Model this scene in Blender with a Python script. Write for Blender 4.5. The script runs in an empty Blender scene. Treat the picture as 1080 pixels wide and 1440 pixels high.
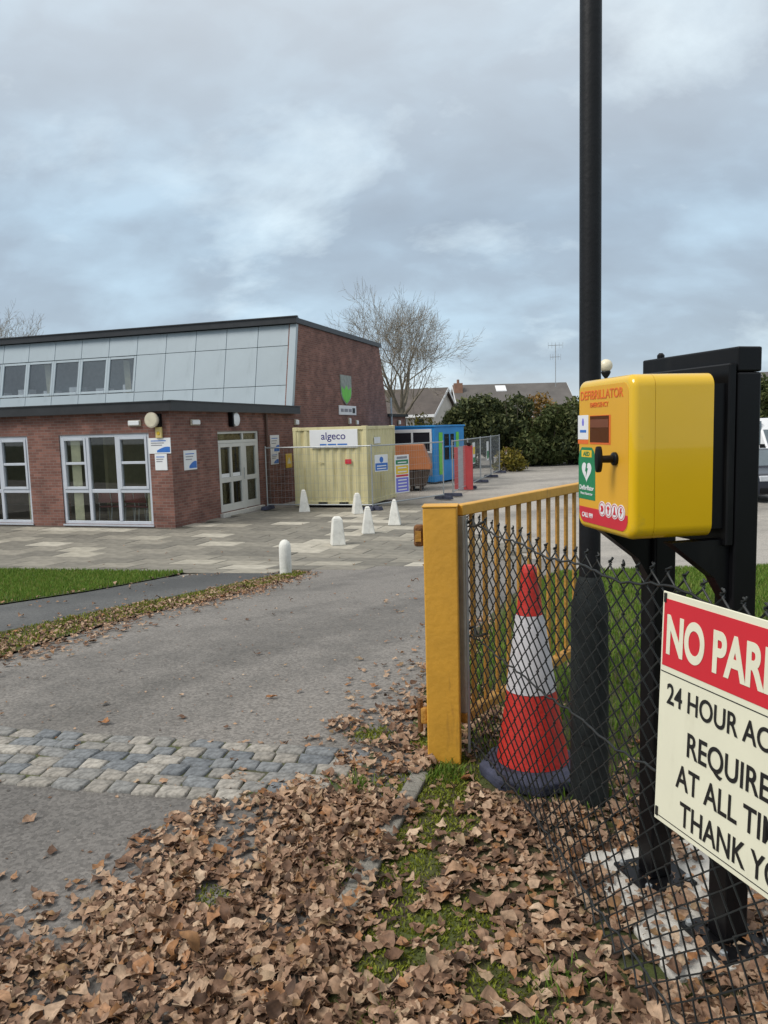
import bpy, bmesh, math, random
import numpy as np
from mathutils import Vector, Matrix

# ------------------------------------------------------------------ camera, sky, sun, exposure
scene = bpy.context.scene
COL = scene.collection
R = math.radians

cam_d = bpy.data.cameras.new('camera')
cam = bpy.data.objects.new('camera', cam_d)
COL.objects.link(cam)
scene.camera = cam
cam_d.sensor_fit = 'HORIZONTAL'
cam_d.sensor_width = 36.0
cam_d.lens = 36.0
cam_d.clip_start = 0.05
cam_d.clip_end = 3000
_p, _r = R(6.18), R(1.55)
_F = Vector((0, math.cos(_p), -math.sin(_p)))
_U0 = Vector((0, math.sin(_p), math.cos(_p)))
_X0 = Vector((1, 0, 0))
_X = _X0 * math.cos(_r) - _U0 * math.sin(_r)
_U = _U0 * math.cos(_r) + _X0 * math.sin(_r)
cam.matrix_world = Matrix(((_X.x, _U.x, -_F.x, 0), (_X.y, _U.y, -_F.y, 0), (_X.z, _U.z, -_F.z, 1.6), (0, 0, 0, 1)))

SUN_EL, SUN_AZ = R(48), R(243)          # azimuth clockwise from +Y: to the left
world = bpy.data.worlds.new('World')
scene.world = world
world.use_nodes = True
wn, wl = world.node_tree.nodes, world.node_tree.links
wn.clear()


def N(nt, typ, **kw):
    n = nt.nodes.new(typ)
    for k, v in kw.items():
        if k.startswith('i_'):
            n.inputs[int(k[2:])].default_value = v
        else:
            setattr(n, k, v)
    return n


def build_world():
    nt = world.node_tree
    L = nt.links.new
    out = N(nt, 'ShaderNodeOutputWorld')
    sky = N(nt, 'ShaderNodeTexSky')
    sky.sky_type = 'NISHITA'
    sky.sun_disc = False
    sky.sun_elevation = SUN_EL
    sky.sun_rotation = SUN_AZ
    sky.air_density = 1.2
    bg_sky = N(nt, 'ShaderNodeBackground')
    bg_sky.inputs[1].default_value = 0.09
    L(sky.outputs[0], bg_sky.inputs[0])
    tc = N(nt, 'ShaderNodeTexCoord')
    sep = N(nt, 'ShaderNodeSeparateXYZ')
    L(tc.outputs['Generated'], sep.inputs[0])
    # flat cloud deck: direction divided by its height, softened towards the horizon
    zz = N(nt, 'ShaderNodeMath', operation='MAXIMUM', i_1=0.0)
    L(sep.outputs[2], zz.inputs[0])
    za = N(nt, 'ShaderNodeMath', operation='ADD', i_1=0.55)
    L(zz.outputs[0], za.inputs[0])
    dx = N(nt, 'ShaderNodeMath', operation='DIVIDE')
    dy = N(nt, 'ShaderNodeMath', operation='DIVIDE')
    L(sep.outputs[0], dx.inputs[0]); L(za.outputs[0], dx.inputs[1])
    L(sep.outputs[1], dy.inputs[0]); L(za.outputs[0], dy.inputs[1])
    cmb = N(nt, 'ShaderNodeCombineXYZ')
    L(dx.outputs[0], cmb.inputs[0]); L(dy.outputs[0], cmb.inputs[1])
    mp = N(nt, 'ShaderNodeMapping')
    mp.inputs['Rotation'].default_value = (0, 0, R(50))
    mp.inputs['Scale'].default_value = (1.1, 1.7, 1)
    mp.inputs['Location'].default_value = (20.4, 6.6, 0)
    L(cmb.outputs[0], mp.inputs[0])

    def noise(scale, det, rough, dist=0.0):
        n = N(nt, 'ShaderNodeTexNoise')
        n.inputs['Scale'].default_value = scale
        n.inputs['Detail'].default_value = det
        n.inputs['Roughness'].default_value = rough
        n.inputs['Distortion'].default_value = dist
        L(mp.outputs[0], n.inputs['Vector'])
        return n
    big = noise(1.7, 4, 0.5, 0.15)
    small = noise(5.5, 6, 0.52, 0.2)
    tone = N(nt, 'ShaderNodeValToRGB')
    e = tone.color_ramp.elements
    e[0].position, e[0].color = 0.36, (0.30, 0.36, 0.43, 1)
    e[1].position, e[1].color = 0.66, (0.44, 0.575, 0.69, 1)
    m = tone.color_ramp.elements.new(0.5)
    m.color = (0.34, 0.42, 0.505, 1)
    add = N(nt, 'ShaderNodeMath', operation='MULTIPLY_ADD', i_1=0.45, i_2=0.0)
    L(small.outputs[0], add.inputs[0])
    add2 = N(nt, 'ShaderNodeMath', operation='MULTIPLY_ADD', i_1=0.6)
    L(big.outputs[0], add2.inputs[0]); L(add.outputs[0], add2.inputs[2])
    L(add2.outputs[0], tone.inputs[0])
    # thin bright breaks in the deck
    br = noise(2.1, 9, 0.58, 0.2)
    brr = N(nt, 'ShaderNodeValToRGB')
    brr.color_ramp.elements[0].position = 0.545
    brr.color_ramp.elements[1].position = 0.80
    L(br.outputs[0], brr.inputs[0])
    mixb = N(nt, 'ShaderNodeMix', data_type='RGBA')
    mixb.inputs[7].default_value = (0.70, 0.83, 0.90, 1)
    L(brr.outputs[0], mixb.inputs[0]); L(tone.outputs[0], mixb.inputs[6])
    # the deck opens to a paler band low on the horizon
    hz = N(nt, 'ShaderNodeMapRange')
    hz.inputs[1].default_value = 0.0; hz.inputs[2].default_value = 0.075
    hz.inputs[3].default_value = 0.75; hz.inputs[4].default_value = 0.0
    L(sep.outputs[2], hz.inputs[0])
    mixh = N(nt, 'ShaderNodeMix', data_type='RGBA')
    mixh.inputs[7].default_value = (0.62, 0.68, 0.71, 1)
    L(hz.outputs[0], mixh.inputs[0]); L(mixb.outputs[2], mixh.inputs[6])
    # an overcast deck is brighter and more neutral overhead than near the horizon
    zen = N(nt, 'ShaderNodeMapRange')
    zen.inputs[1].default_value = 0.25; zen.inputs[2].default_value = 1.0
    zen.inputs[3].default_value = 0.0; zen.inputs[4].default_value = 1.0
    L(sep.outputs[2], zen.inputs[0])
    mixz = N(nt, 'ShaderNodeMix', data_type='RGBA')
    mixz.inputs[7].default_value = (0.86, 0.84, 0.80, 1)
    L(zen.outputs[0], mixz.inputs[0]); L(mixh.outputs[2], mixz.inputs[6])
    bg_c = N(nt, 'ShaderNodeBackground')
    bg_c.inputs[1].default_value = 0.72
    L(mixz.outputs[2], bg_c.inputs[0])
    ms = N(nt, 'ShaderNodeMixShader')
    ms.inputs[0].default_value = 0.93
    L(bg_sky.outputs[0], ms.inputs[1]); L(bg_c.outputs[0], ms.inputs[2])
    L(ms.outputs[0], out.inputs[0])


build_world()
sun_d = bpy.data.lights.new('sun', 'SUN')
sun = bpy.data.objects.new('sun', sun_d)
COL.objects.link(sun)
sun_d.energy = 1.5
sun_d.angle = R(26)
sun_d.color = (1.0, 0.95, 0.88)
_s = Vector((math.sin(SUN_AZ) * math.cos(SUN_EL), math.cos(SUN_AZ) * math.cos(SUN_EL), math.sin(SUN_EL)))
sun.rotation_euler = _s.to_track_quat('Z', 'Y').to_euler()
scene.view_settings.view_transform = 'Standard'
scene.view_settings.look = 'None'
scene.view_settings.gamma = 1
scene.view_settings.exposure = 0.82
scene.view_settings.use_curve_mapping = False

# ------------------------------------------------------------------ materials


def mat(name, col, rough=0.6, var=0.12, scale=6.0, bump=0.0, bscale=40.0, metal=0.0, col2=None, coat=0.0, per='object', spec=0.5, detail=5.0,
        lo=0.3, hi=0.7, stretch=(1, 1, 1), rotz=0.0, island=0.0, objrand=0.0, wear=None):
    m = bpy.data.materials.new(name)
    m.use_nodes = True
    nt = m.node_tree
    L = nt.links.new
    b = nt.nodes['Principled BSDF']
    b.inputs['Roughness'].default_value = rough
    b.inputs['Metallic'].default_value = metal
    b.inputs['Specular IOR Level'].default_value = spec
    b.inputs['Coat Weight'].default_value = coat
    tc = N(nt, 'ShaderNodeTexCoord')
    mp = N(nt, 'ShaderNodeMapping')
    mp.inputs['Scale'].default_value = stretch
    mp.inputs['Rotation'].default_value = (0, 0, rotz)
    L(tc.outputs['Object'], mp.inputs[0])
    n = N(nt, 'ShaderNodeTexNoise')
    n.inputs['Scale'].default_value = scale
    n.inputs['Detail'].default_value = detail
    n.inputs['Roughness'].default_value = 0.6
    L(mp.outputs[0], n.inputs['Vector'])
    rp = N(nt, 'ShaderNodeValToRGB')
    c = np.array(col)
    a2 = np.array(col2) if col2 is not None else np.clip(c * (1 + var), 0, 1)
    a1 = c if col2 is not None else c * (1 - var)
    rp.color_ramp.elements[0].position = lo
    rp.color_ramp.elements[0].color = (*a1, 1)
    rp.color_ramp.elements[1].position = hi
    rp.color_ramp.elements[1].color = (*a2, 1)
    L(n.outputs[0], rp.inputs[0])
    last = rp.outputs[0]
    if island or objrand:
        src = N(nt, 'ShaderNodeNewGeometry').outputs['Random Per Island'] if island else N(nt, 'ShaderNodeObjectInfo').outputs['Random']
        k = island or objrand
        mr = N(nt, 'ShaderNodeMapRange')
        mr.inputs[3].default_value = 1 - k
        mr.inputs[4].default_value = 1 + k
        L(src, mr.inputs[0])
        vm = N(nt, 'ShaderNodeVectorMath', operation='SCALE')
        L(last, vm.inputs[0]); L(mr.outputs[0], vm.inputs[3])
        last = vm.outputs[0]
    for wc, wlo, whi, wsc, wst in (wear or ()):
        # stains, chips and grime: a second noise uncovers another colour
        wm = N(nt, 'ShaderNodeMapping')
        wm.inputs['Scale'].default_value = wst
        L(tc.outputs['Object'], wm.inputs[0])
        wn_ = N(nt, 'ShaderNodeTexNoise')
        wn_.inputs['Scale'].default_value = wsc
        wn_.inputs['Detail'].default_value = 8
        wn_.inputs['Roughness'].default_value = 0.65
        L(wm.outputs[0], wn_.inputs['Vector'])
        wr = N(nt, 'ShaderNodeMapRange')
        wr.inputs[1].default_value = wlo; wr.inputs[2].default_value = whi
        L(wn_.outputs[0], wr.inputs[0])
        wx = N(nt, 'ShaderNodeMix', data_type='RGBA')
        wx.inputs[7].default_value = (*wc, 1)
        L(wr.outputs[0], wx.inputs[0]); L(last, wx.inputs[6])
        last = wx.outputs[2]
    L(last, b.inputs['Base Color'])
    if bump:
        n2 = N(nt, 'ShaderNodeTexNoise')
        n2.inputs['Scale'].default_value = bscale
        n2.inputs['Detail'].default_value = 4
        L(tc.outputs['Object'], n2.inputs['Vector'])
        bp = N(nt, 'ShaderNodeBump')
        bp.inputs['Strength'].default_value = min(1, bump)
        bp.inputs['Distance'].default_value = 0.02
        L(n2.outputs[0], bp.inputs['Height'])
        L(bp.outputs[0], b.inputs['Normal'])
    m['b'] = 1
    return m


def ramp_mat(name, stops, src='island', rough=0.7, translucent=0.0, bump=0.0, bscale=60, spec=0.3, noise_mix=0.0, nscale=20):
    """colour picked per loose piece ('island') or per object from a list of colours"""
    m = bpy.data.materials.new(name)
    m.use_nodes = True
    nt = m.node_tree
    L = nt.links.new
    b = nt.nodes['Principled BSDF']
    b.inputs['Roughness'].default_value = rough
    b.inputs['Specular IOR Level'].default_value = spec
    s = N(nt, 'ShaderNodeNewGeometry').outputs['Random Per Island'] if src == 'island' else N(nt, 'ShaderNodeObjectInfo').outputs['Random']
    rp = N(nt, 'ShaderNodeValToRGB')
    while len(rp.color_ramp.elements) < len(stops):
        rp.color_ramp.elements.new(0.5)
    for e, (p, c) in zip(rp.color_ramp.elements, stops):
        e.position = p
        e.color = (*c, 1)
    L(s, rp.inputs[0])
    last = rp.outputs[0]
    if noise_mix:
        tc = N(nt, 'ShaderNodeTexCoord')
        n = N(nt, 'ShaderNodeTexNoise')
        n.inputs['Scale'].default_value = nscale
        n.inputs['Detail'].default_value = 6
        L(tc.outputs['Object'], n.inputs['Vector'])
        mr = N(nt, 'ShaderNodeMapRange')
        mr.inputs[1].default_value = 0.25; mr.inputs[2].default_value = 0.75
        mr.inputs[3].default_value = 1 - noise_mix; mr.inputs[4].default_value = 1 + noise_mix
        L(n.outputs[0], mr.inputs[0])
        vm = N(nt, 'ShaderNodeVectorMath', operation='SCALE')
        L(last, vm.inputs[0]); L(mr.outputs[0], vm.inputs[3])
        last = vm.outputs[0]
        if bump:
            bp = N(nt, 'ShaderNodeBump')
            bp.inputs['Strength'].default_value = bump
            bp.inputs['Distance'].default_value = 0.01
            L(n.outputs[0], bp.inputs['Height'])
            L(bp.outputs[0], b.inputs['Normal'])
    L(last, b.inputs['Base Color'])
    if translucent:
        b.inputs['Transmission Weight'].default_value = 0
        tr = N(nt, 'ShaderNodeBsdfTranslucent')
        L(last, tr.inputs[0])
        mx = N(nt, 'ShaderNodeMixShader')
        mx.inputs[0].default_value = translucent
        L(b.outputs[0], mx.inputs[1]); L(tr.outputs[0], mx.inputs[2])
        L(mx.outputs[0], nt.nodes['Material Output'].inputs[0])
    return m


def glass_mat(name, tint=(0.95, 0.97, 0.95), refl=0.05):
    m = bpy.data.materials.new(name)
    m.use_nodes = True
    nt = m.node_tree
    L = nt.links.new
    nt.nodes.remove(nt.nodes['Principled BSDF'])
    t = N(nt, 'ShaderNodeBsdfTransparent'); t.inputs[0].default_value = (*tint, 1)
    g = N(nt, 'ShaderNodeBsdfGlossy'); g.inputs['Roughness'].default_value = 0.02
    lw = N(nt, 'ShaderNodeLayerWeight'); lw.inputs[0].default_value = 0.15
    mr = N(nt, 'ShaderNodeMapRange'); mr.inputs[3].default_value = refl; mr.inputs[4].default_value = 0.9
    L(lw.outputs['Fresnel'], mr.inputs[0])
    mx = N(nt, 'ShaderNodeMixShader')
    L(mr.outputs[0], mx.inputs[0]); L(t.outputs[0], mx.inputs[1]); L(g.outputs[0], mx.inputs[2])
    L(mx.outputs[0], nt.nodes['Material Output'].inputs[0])
    return m


def brick_mat(name):
    m = bpy.data.materials.new(name)
    m.use_nodes = True
    nt = m.node_tree
    L = nt.links.new
    b = nt.nodes['Principled BSDF']
    b.inputs['Roughness'].default_value = 0.85
    tc = N(nt, 'ShaderNodeTexCoord')
    sp = N(nt, 'ShaderNodeSeparateXYZ')
    L(tc.outputs['Object'], sp.inputs[0])
    ad = N(nt, 'ShaderNodeMath', operation='ADD')
    L(sp.outputs[0], ad.inputs[0]); L(sp.outputs[1], ad.inputs[1])
    cb = N(nt, 'ShaderNodeCombineXYZ')
    L(ad.outputs[0], cb.inputs[0]); L(sp.outputs[2], cb.inputs[1])
    br = N(nt, 'ShaderNodeTexBrick')
    br.inputs['Scale'].default_value = 1.0
    br.inputs['Brick Width'].default_value = 0.225
    br.inputs['Row Height'].default_value = 0.075
    br.inputs['Mortar Size'].default_value = 0.006
    br.inputs['Color1'].default_value = (0.155, 0.066, 0.050, 1)
    br.inputs['Color2'].default_value = (0.265, 0.122, 0.092, 1)
    br.inputs['Mortar'].default_value = (0.20, 0.16, 0.14, 1)
    br.inputs['Bias'].default_value = -0.25
    L(cb.outputs[0], br.inputs['Vector'])
    n = N(nt, 'ShaderNodeTexNoise')
    n.inputs['Scale'].default_value = 1.6
    n.inputs['Detail'].default_value = 7
    L(tc.outputs['Object'], n.inputs['Vector'])
    mr = N(nt, 'ShaderNodeMapRange')
    mr.inputs[1].default_value = 0.3; mr.inputs[2].default_value = 0.7
    mr.inputs[3].default_value = 0.72; mr.inputs[4].default_value = 1.28
    L(n.outputs[0], mr.inputs[0])
    vm = N(nt, 'ShaderNodeVectorMath', operation='SCALE')
    L(br.outputs[0], vm.inputs[0]); L(mr.outputs[0], vm.inputs[3])
    L(vm.outputs[0], b.inputs['Base Color'])
    bp = N(nt, 'ShaderNodeBump')
    bp.inputs['Strength'].default_value = 0.5
    bp.inputs['Distance'].default_value = 0.01
    bp.invert = True
    L(br.outputs['Fac'], bp.inputs['Height'])
    L(bp.outputs[0], b.inputs['Normal'])
    return m


def asphalt_mat(name, c_lo, c_hi, streak_rot=0.0, streak=(2.0, 0.25, 1), moss=0.0, amount=0.35, big=0.5):
    m = bpy.data.materials.new(name)
    m.use_nodes = True
    nt = m.node_tree
    L = nt.links.new
    b = nt.nodes['Principled BSDF']
    b.inputs['Specular IOR Level'].default_value = 0.35
    tc = N(nt, 'ShaderNodeTexCoord')
    fine = N(nt, 'ShaderNodeTexNoise'); fine.inputs['Scale'].default_value = 190; fine.inputs['Detail'].default_value = 3
    L(tc.outputs['Object'], fine.inputs['Vector'])
    mid = N(nt, 'ShaderNodeTexNoise'); mid.inputs['Scale'].default_value = 2.2; mid.inputs['Detail'].default_value = 9; mid.inputs['Roughness'].default_value = 0.68
    L(tc.outputs['Object'], mid.inputs['Vector'])
    mp = N(nt, 'ShaderNodeMapping'); mp.vector_type = 'POINT'
    rot = N(nt, 'ShaderNodeVectorRotate', rotation_type='Z_AXIS')
    rot.inputs['Angle'].default_value = streak_rot
    L(tc.outputs['Object'], rot.inputs['Vector'])
    mp.inputs['Scale'].default_value = streak
    L(rot.outputs[0], mp.inputs[0])
    st = N(nt, 'ShaderNodeTexNoise'); st.inputs['Scale'].default_value = big; st.inputs['Detail'].default_value = 4
    L(mp.outputs[0], st.inputs['Vector'])
    a = N(nt, 'ShaderNodeMath', operation='MULTIPLY_ADD', i_1=0.8)
    L(st.outputs[0], a.inputs[0])
    a0 = N(nt, 'ShaderNodeMath', operation='MULTIPLY', i_1=amount)
    L(mid.outputs[0], a0.inputs[0]); L(a0.outputs[0], a.inputs[2])
    rp = N(nt, 'ShaderNodeValToRGB')
    rp.color_ramp.elements[0].position = 0.42; rp.color_ramp.elements[0].color = (*c_lo, 1)
    rp.color_ramp.elements[1].position = 0.74; rp.color_ramp.elements[1].color = (*c_hi, 1)
    L(a.outputs[0], rp.inputs[0])
    grit = N(nt, 'ShaderNodeTexVoronoi'); grit.inputs['Scale'].default_value = 75
    L(tc.outputs['Object'], grit.inputs['Vector'])
    gs = N(nt, 'ShaderNodeSeparateColor'); L(grit.outputs['Color'], gs.inputs[0])
    gm = N(nt, 'ShaderNodeMath', operation='MULTIPLY_ADD', i_1=0.5); L(gs.outputs[0], gm.inputs[0])
    gf = N(nt, 'ShaderNodeMath', operation='MULTIPLY', i_1=0.5); L(fine.outputs[0], gf.inputs[0]); L(gf.outputs[0], gm.inputs[2])
    mr = N(nt, 'ShaderNodeMapRange')
    mr.inputs[1].default_value = 0.2; mr.inputs[2].default_value = 0.8
    mr.inputs[3].default_value = 0.66; mr.inputs[4].default_value = 1.36
    L(gm.outputs[0], mr.inputs[0])
    vm = N(nt, 'ShaderNodeVectorMath', operation='SCALE')
    L(rp.outputs[0], vm.inputs[0]); L(mr.outputs[0], vm.inputs[3])
    L(vm.outputs[0], b.inputs['Base Color'])
    rr = N(nt, 'ShaderNodeMapRange'); rr.inputs[3].default_value = 0.62; rr.inputs[4].default_value = 0.92
    L(mid.outputs[0], rr.inputs[0]); L(rr.outputs[0], b.inputs['Roughness'])
    bp = N(nt, 'ShaderNodeBump'); bp.inputs['Strength'].default_value = 0.45; bp.inputs['Distance'].default_value = 0.004
    L(fine.outputs[0], bp.inputs['Height']); L(bp.outputs[0], b.inputs['Normal'])
    return m


MT = {}
MT['brick'] = brick_mat('red_brown_brick')
MT['asphalt_drive'] = asphalt_mat('driveway_asphalt', (0.068, 0.064, 0.058), (0.190, 0.176, 0.160), R(31), (1.2, 0.10, 1), big=0.75, amount=0.5)
MT['asphalt_path'] = asphalt_mat('footpath_asphalt', (0.085, 0.080, 0.074), (0.17, 0.158, 0.146), R(60), (1, 0.5, 1), big=0.9)
MT['asphalt_dark'] = asphalt_mat('side_path_asphalt', (0.06, 0.062, 0.062), (0.115, 0.115, 0.112), R(30), (1, 0.4, 1))
MT['car_park'] = asphalt_mat('car_park_asphalt', (0.14, 0.132, 0.12), (0.34, 0.315, 0.28), R(70), (1.0, 0.3, 1), amount=0.5, big=0.5)
MT['slab'] = ramp_mat('concrete_paving', [(0.0, (0.15, 0.14, 0.118)), (0.45, (0.20, 0.186, 0.155)), (0.78, (0.25, 0.23, 0.19)), (0.87, (0.33, 0.305, 0.25)), (1.0, (0.43, 0.40, 0.335))], 'object', 0.8, noise_mix=0.3, nscale=5, bump=0.3)
MT['joint'] = mat('paving_joint', (0.07, 0.065, 0.05), 0.95, 0.3, 8)
MT['sett'] = ramp_mat('granite_sett', [(0.0, (0.13, 0.14, 0.15)), (0.35, (0.18, 0.188, 0.192)), (0.6, (0.22, 0.205, 0.18)), (0.85, (0.27, 0.25, 0.22)), (1.0, (0.34, 0.318, 0.28))], 'object', 0.85, noise_mix=0.5, nscale=45, bump=0.5)
MT['sett_joint'] = mat('sett_joint', (0.055, 0.05, 0.035), 0.95, col2=(0.08, 0.095, 0.03), scale=3)
MT['kerb'] = mat('kerb_concrete', (0.20, 0.19, 0.165), 0.85, 0.3, 9, bump=0.5, bscale=80)
MT['soil'] = mat('field_soil', (0.05, 0.06, 0.02), 0.95, 0.4, 2)
MT['white_paint'] = mat('chalky_white_paint', (0.68, 0.67, 0.62), 0.75, 0.14, 5, bump=0.2, bscale=30, wear=[((0.36, 0.34, 0.28), 0.55, 0.75, 6, (1, 1, 0.3)), ((0.22, 0.20, 0.16), 0.66, 0.72, 16, (1, 1, 1))])
MT['concrete'] = mat('pad_concrete', (0.54, 0.52, 0.475), 0.85, 0.14, 12, bump=0.3, bscale=120)
MT['fascia'] = mat('black_fascia', (0.022, 0.023, 0.026), 0.45, 0.25, 3)
MT['clad'] = mat('pale_grey_cladding', (0.335, 0.395, 0.43), 0.38, 0.05, 0.8, spec=0.5, objrand=0.05, wear=[((0.25, 0.30, 0.325), 0.56, 0.85, 1.6, (1, 1, 0.2))])
MT['clad_joint'] = mat('grey_cladding_joint', (0.20, 0.24, 0.26), 0.6)
MT['upvc'] = mat('pale_grey_window_frame', (0.50, 0.53, 0.58), 0.4, 0.05, 3)
MT['door_white'] = mat('pale_door_frame', (0.58, 0.575, 0.54), 0.45, 0.06, 3)
MT['glass'] = glass_mat('window_glass')
MT['glass_up'] = glass_mat('sky_facing_glass', (0.93, 0.95, 0.96), 0.1)
MT['curtain'] = mat('cream_curtain', (0.74, 0.71, 0.58), 0.9, 0.08, 10)
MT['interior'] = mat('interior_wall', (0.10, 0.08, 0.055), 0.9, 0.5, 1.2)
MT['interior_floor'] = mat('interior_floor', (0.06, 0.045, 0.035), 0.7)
MT['roof_felt'] = mat('grey_roof_felt', (0.13, 0.13, 0.13), 0.9)
MT['black_metal'] = mat('black_gloss_metal', (0.005, 0.005, 0.006), 0.35, 0.25, 4, spec=0.22, wear=[((0.014, 0.014, 0.014), 0.55, 0.8, 9, (1, 1, 0.25))])
MT['black_lamp'] = mat('black_painted_steel', (0.008, 0.0085, 0.010), 0.5, 0.3, 5, bump=0.08, bscale=50, spec=0.25)
MT['base_grey'] = mat('weathered_dark_steel', (0.014, 0.017, 0.017), 0.65, 0.45, 14, bump=0.15, bscale=90, spec=0.25, wear=[((0.035, 0.042, 0.036), 0.55, 0.75, 10, (1, 1, 0.3))])
MT['yellow'] = mat('glossy_yellow_plastic', (0.72, 0.44, 0.004), 0.2, 0.03, 5, spec=0.5, coat=0.5, wear=[((0.5, 0.33, 0.03), 0.60, 0.8, 9, (1, 1, 1))])
MT['yellow_door'] = mat('yellow_cabinet_door', (0.70, 0.37, 0.03), 0.35, 0.03, 5)
MT['ochre'] = mat('ochre_painted_steel', (0.62, 0.32, 0.036), 0.5, 0.10, 7, bump=0.12, bscale=35, wear=[((0.30, 0.15, 0.03), 0.60, 0.72, 9, (1, 1, 0.12)), ((0.10, 0.045, 0.02), 0.68, 0.72, 16, (1, 1, 1)), ((0.62, 0.42, 0.13), 0.62, 0.8, 4, (1, 1, 1))])
MT['ochre_old'] = mat('worn_ochre_paint', (0.40, 0.20, 0.03), 0.65, 0.35, 9, bump=0.3, bscale=60)
MT['rust'] = mat('rusty_steel', (0.17, 0.075, 0.025), 0.85, 0.5, 20, bump=0.5, bscale=90)
MT['pvc_wire'] = mat('black_coated_wire', (0.016, 0.018, 0.018), 0.5, 0.3, 30)
MT['galv'] = mat('galvanised_steel', (0.36, 0.38, 0.39), 0.45, 0.12, 20, metal=0.5)
MT['cone_red'] = mat('faded_red_plastic', (0.56, 0.032, 0.022), 0.5, 0.12, 8, bump=0.15, bscale=60, wear=[((0.30, 0.05, 0.04), 0.55, 0.8, 7, (1, 1, 0.4)), ((0.16, 0.10, 0.08), 0.64, 0.78, 14, (1, 1, 1))])
MT['cone_white'] = mat('dull_reflective_white', (0.62, 0.60, 0.62), 0.5, 0.1, 9, bump=0.1, bscale=60, wear=[((0.36, 0.33, 0.31), 0.55, 0.75, 7, (1, 1, 0.35)), ((0.45, 0.25, 0.24), 0.66, 0.75, 10, (1, 1, 1))])
MT['cone_base'] = mat('dark_rubber_base', (0.036, 0.04, 0.068), 0.8, 0.4, 12, bump=0.4, bscale=50)
MT['cream_sign'] = mat('cream_sign_board', (0.74, 0.72, 0.56), 0.45, 0.04, 4, wear=[((0.52, 0.49, 0.36), 0.56, 0.85, 5, (1, 1, 0.3))])
MT['sign_red'] = mat('sign_red', (0.58, 0.022, 0.035), 0.45, 0.04, 4)
MT['ink'] = mat('black_print', (0.012, 0.012, 0.012), 0.5)
MT['white'] = mat('white_board', (0.74, 0.75, 0.76), 0.45, 0.04, 3)
MT['blue'] = mat('blue_print', (0.03, 0.15, 0.5), 0.5)
MT['navy'] = mat('navy_print', (0.03, 0.02, 0.17), 0.5)
MT['violet'] = mat('violet_blue_print', (0.17, 0.17, 0.62), 0.5)
MT['green'] = mat('green_sign', (0.012, 0.20, 0.08), 0.45)
MT['yellow_print'] = mat('yellow_print', (0.75, 0.5, 0.03), 0.5)
MT['orange_print'] = mat('orange_print', (0.70, 0.14, 0.022), 0.5)
MT['red_print'] = mat('crimson_print', (0.56, 0.022, 0.04), 0.45)
MT['amber'] = mat('dark_amber_window', (0.085, 0.028, 0.008), 0.15, 0.2, 4)
MT['lime'] = mat('lime_green_paint', (0.15, 0.55, 0.06), 0.5)
MT['cabin_blue'] = mat('bright_blue_cabin', (0.025, 0.25, 0.60), 0.5, 0.12, 2, wear=[((0.02, 0.18, 0.45), 0.55, 0.8, 2, (1, 1, 0.2))])
MT['dark_glass'] = mat('dark_window', (0.02, 0.022, 0.03), 0.12)
MT['cont'] = mat('cream_container_steel', (0.61, 0.55, 0.31), 0.55, 0.08, 2.5, wear=[((0.40, 0.33, 0.15), 0.55, 0.75, 3.5, (1, 1, 0.15)), ((0.22, 0.11, 0.05), 0.69, 0.74, 6, (1, 1, 1))])
MT['skip_orange'] = mat('terracotta_lid', (0.44, 0.155, 0.055), 0.6, 0.12, 3, wear=[((0.25, 0.10, 0.05), 0.56, 0.75, 3, (1, 1, 0.3))])
MT['skip_dark'] = mat('dark_brown_steel', (0.055, 0.035, 0.025), 0.7, 0.3, 5)
MT['red_panel'] = mat('red_painted_panel', (0.38, 0.045, 0.05), 0.5, 0.12, 4)
MT['grey_panel'] = mat('grey_panel', (0.25, 0.25, 0.28), 0.6)
MT['chair_red'] = mat('maroon_seat', (0.13, 0.015, 0.02), 0.7)
MT['globe'] = mat('cream_globe', (0.70, 0.63, 0.46), 0.3, 0.08, 8)
MT['tile_roof'] = mat('brown_tile_roof', (0.085, 0.07, 0.062), 0.85, 0.25, 0.8, bump=0.3, bscale=6)
MT['tile_roof2'] = mat('grey_brown_tile_roof', (0.115, 0.105, 0.098), 0.85, 0.2, 0.7, bump=0.3, bscale=6)
MT['house_wall'] = mat('pale_render', (0.52, 0.49, 0.44), 0.85, 0.1, 1)
MT['house_brick'] = mat('far_brick', (0.27, 0.15, 0.10), 0.85, 0.2, 2)
MT['bark'] = mat('grey_brown_bark', (0.22, 0.19, 0.145), 0.9, 0.3, 3, bump=0.3, bscale=12)
MT['bark_dark'] = mat('dark_stem', (0.055, 0.042, 0.028), 0.9, 0.3, 3)
MT['car_paint'] = mat('dark_blue_car_paint', (0.010, 0.014, 0.026), 0.3, 0.05, 3, coat=0.3)
MT['van_white'] = mat('white_van_paint', (0.70, 0.71, 0.72), 0.35, 0.04, 2, coat=0.3)
MT['tyre'] = mat('black_tyre', (0.015, 0.015, 0.015), 0.85)
MT['hub'] = mat('silver_hub', (0.4, 0.4, 0.42), 0.35, metal=0.7)
MT['headlamp'] = mat('clear_headlamp', (0.55, 0.57, 0.6), 0.15)
MT['windscreen'] = mat('sky_tinted_windscreen', (0.10, 0.13, 0.15), 0.08)
MT['beige_metal'] = mat('beige_lamp_body', (0.52, 0.46, 0.36), 0.5)
MT['pipe_brown'] = mat('brown_drainpipe', (0.09, 0.045, 0.03), 0.5)

# ------------------------------------------------------------------ mesh helpers


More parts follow.
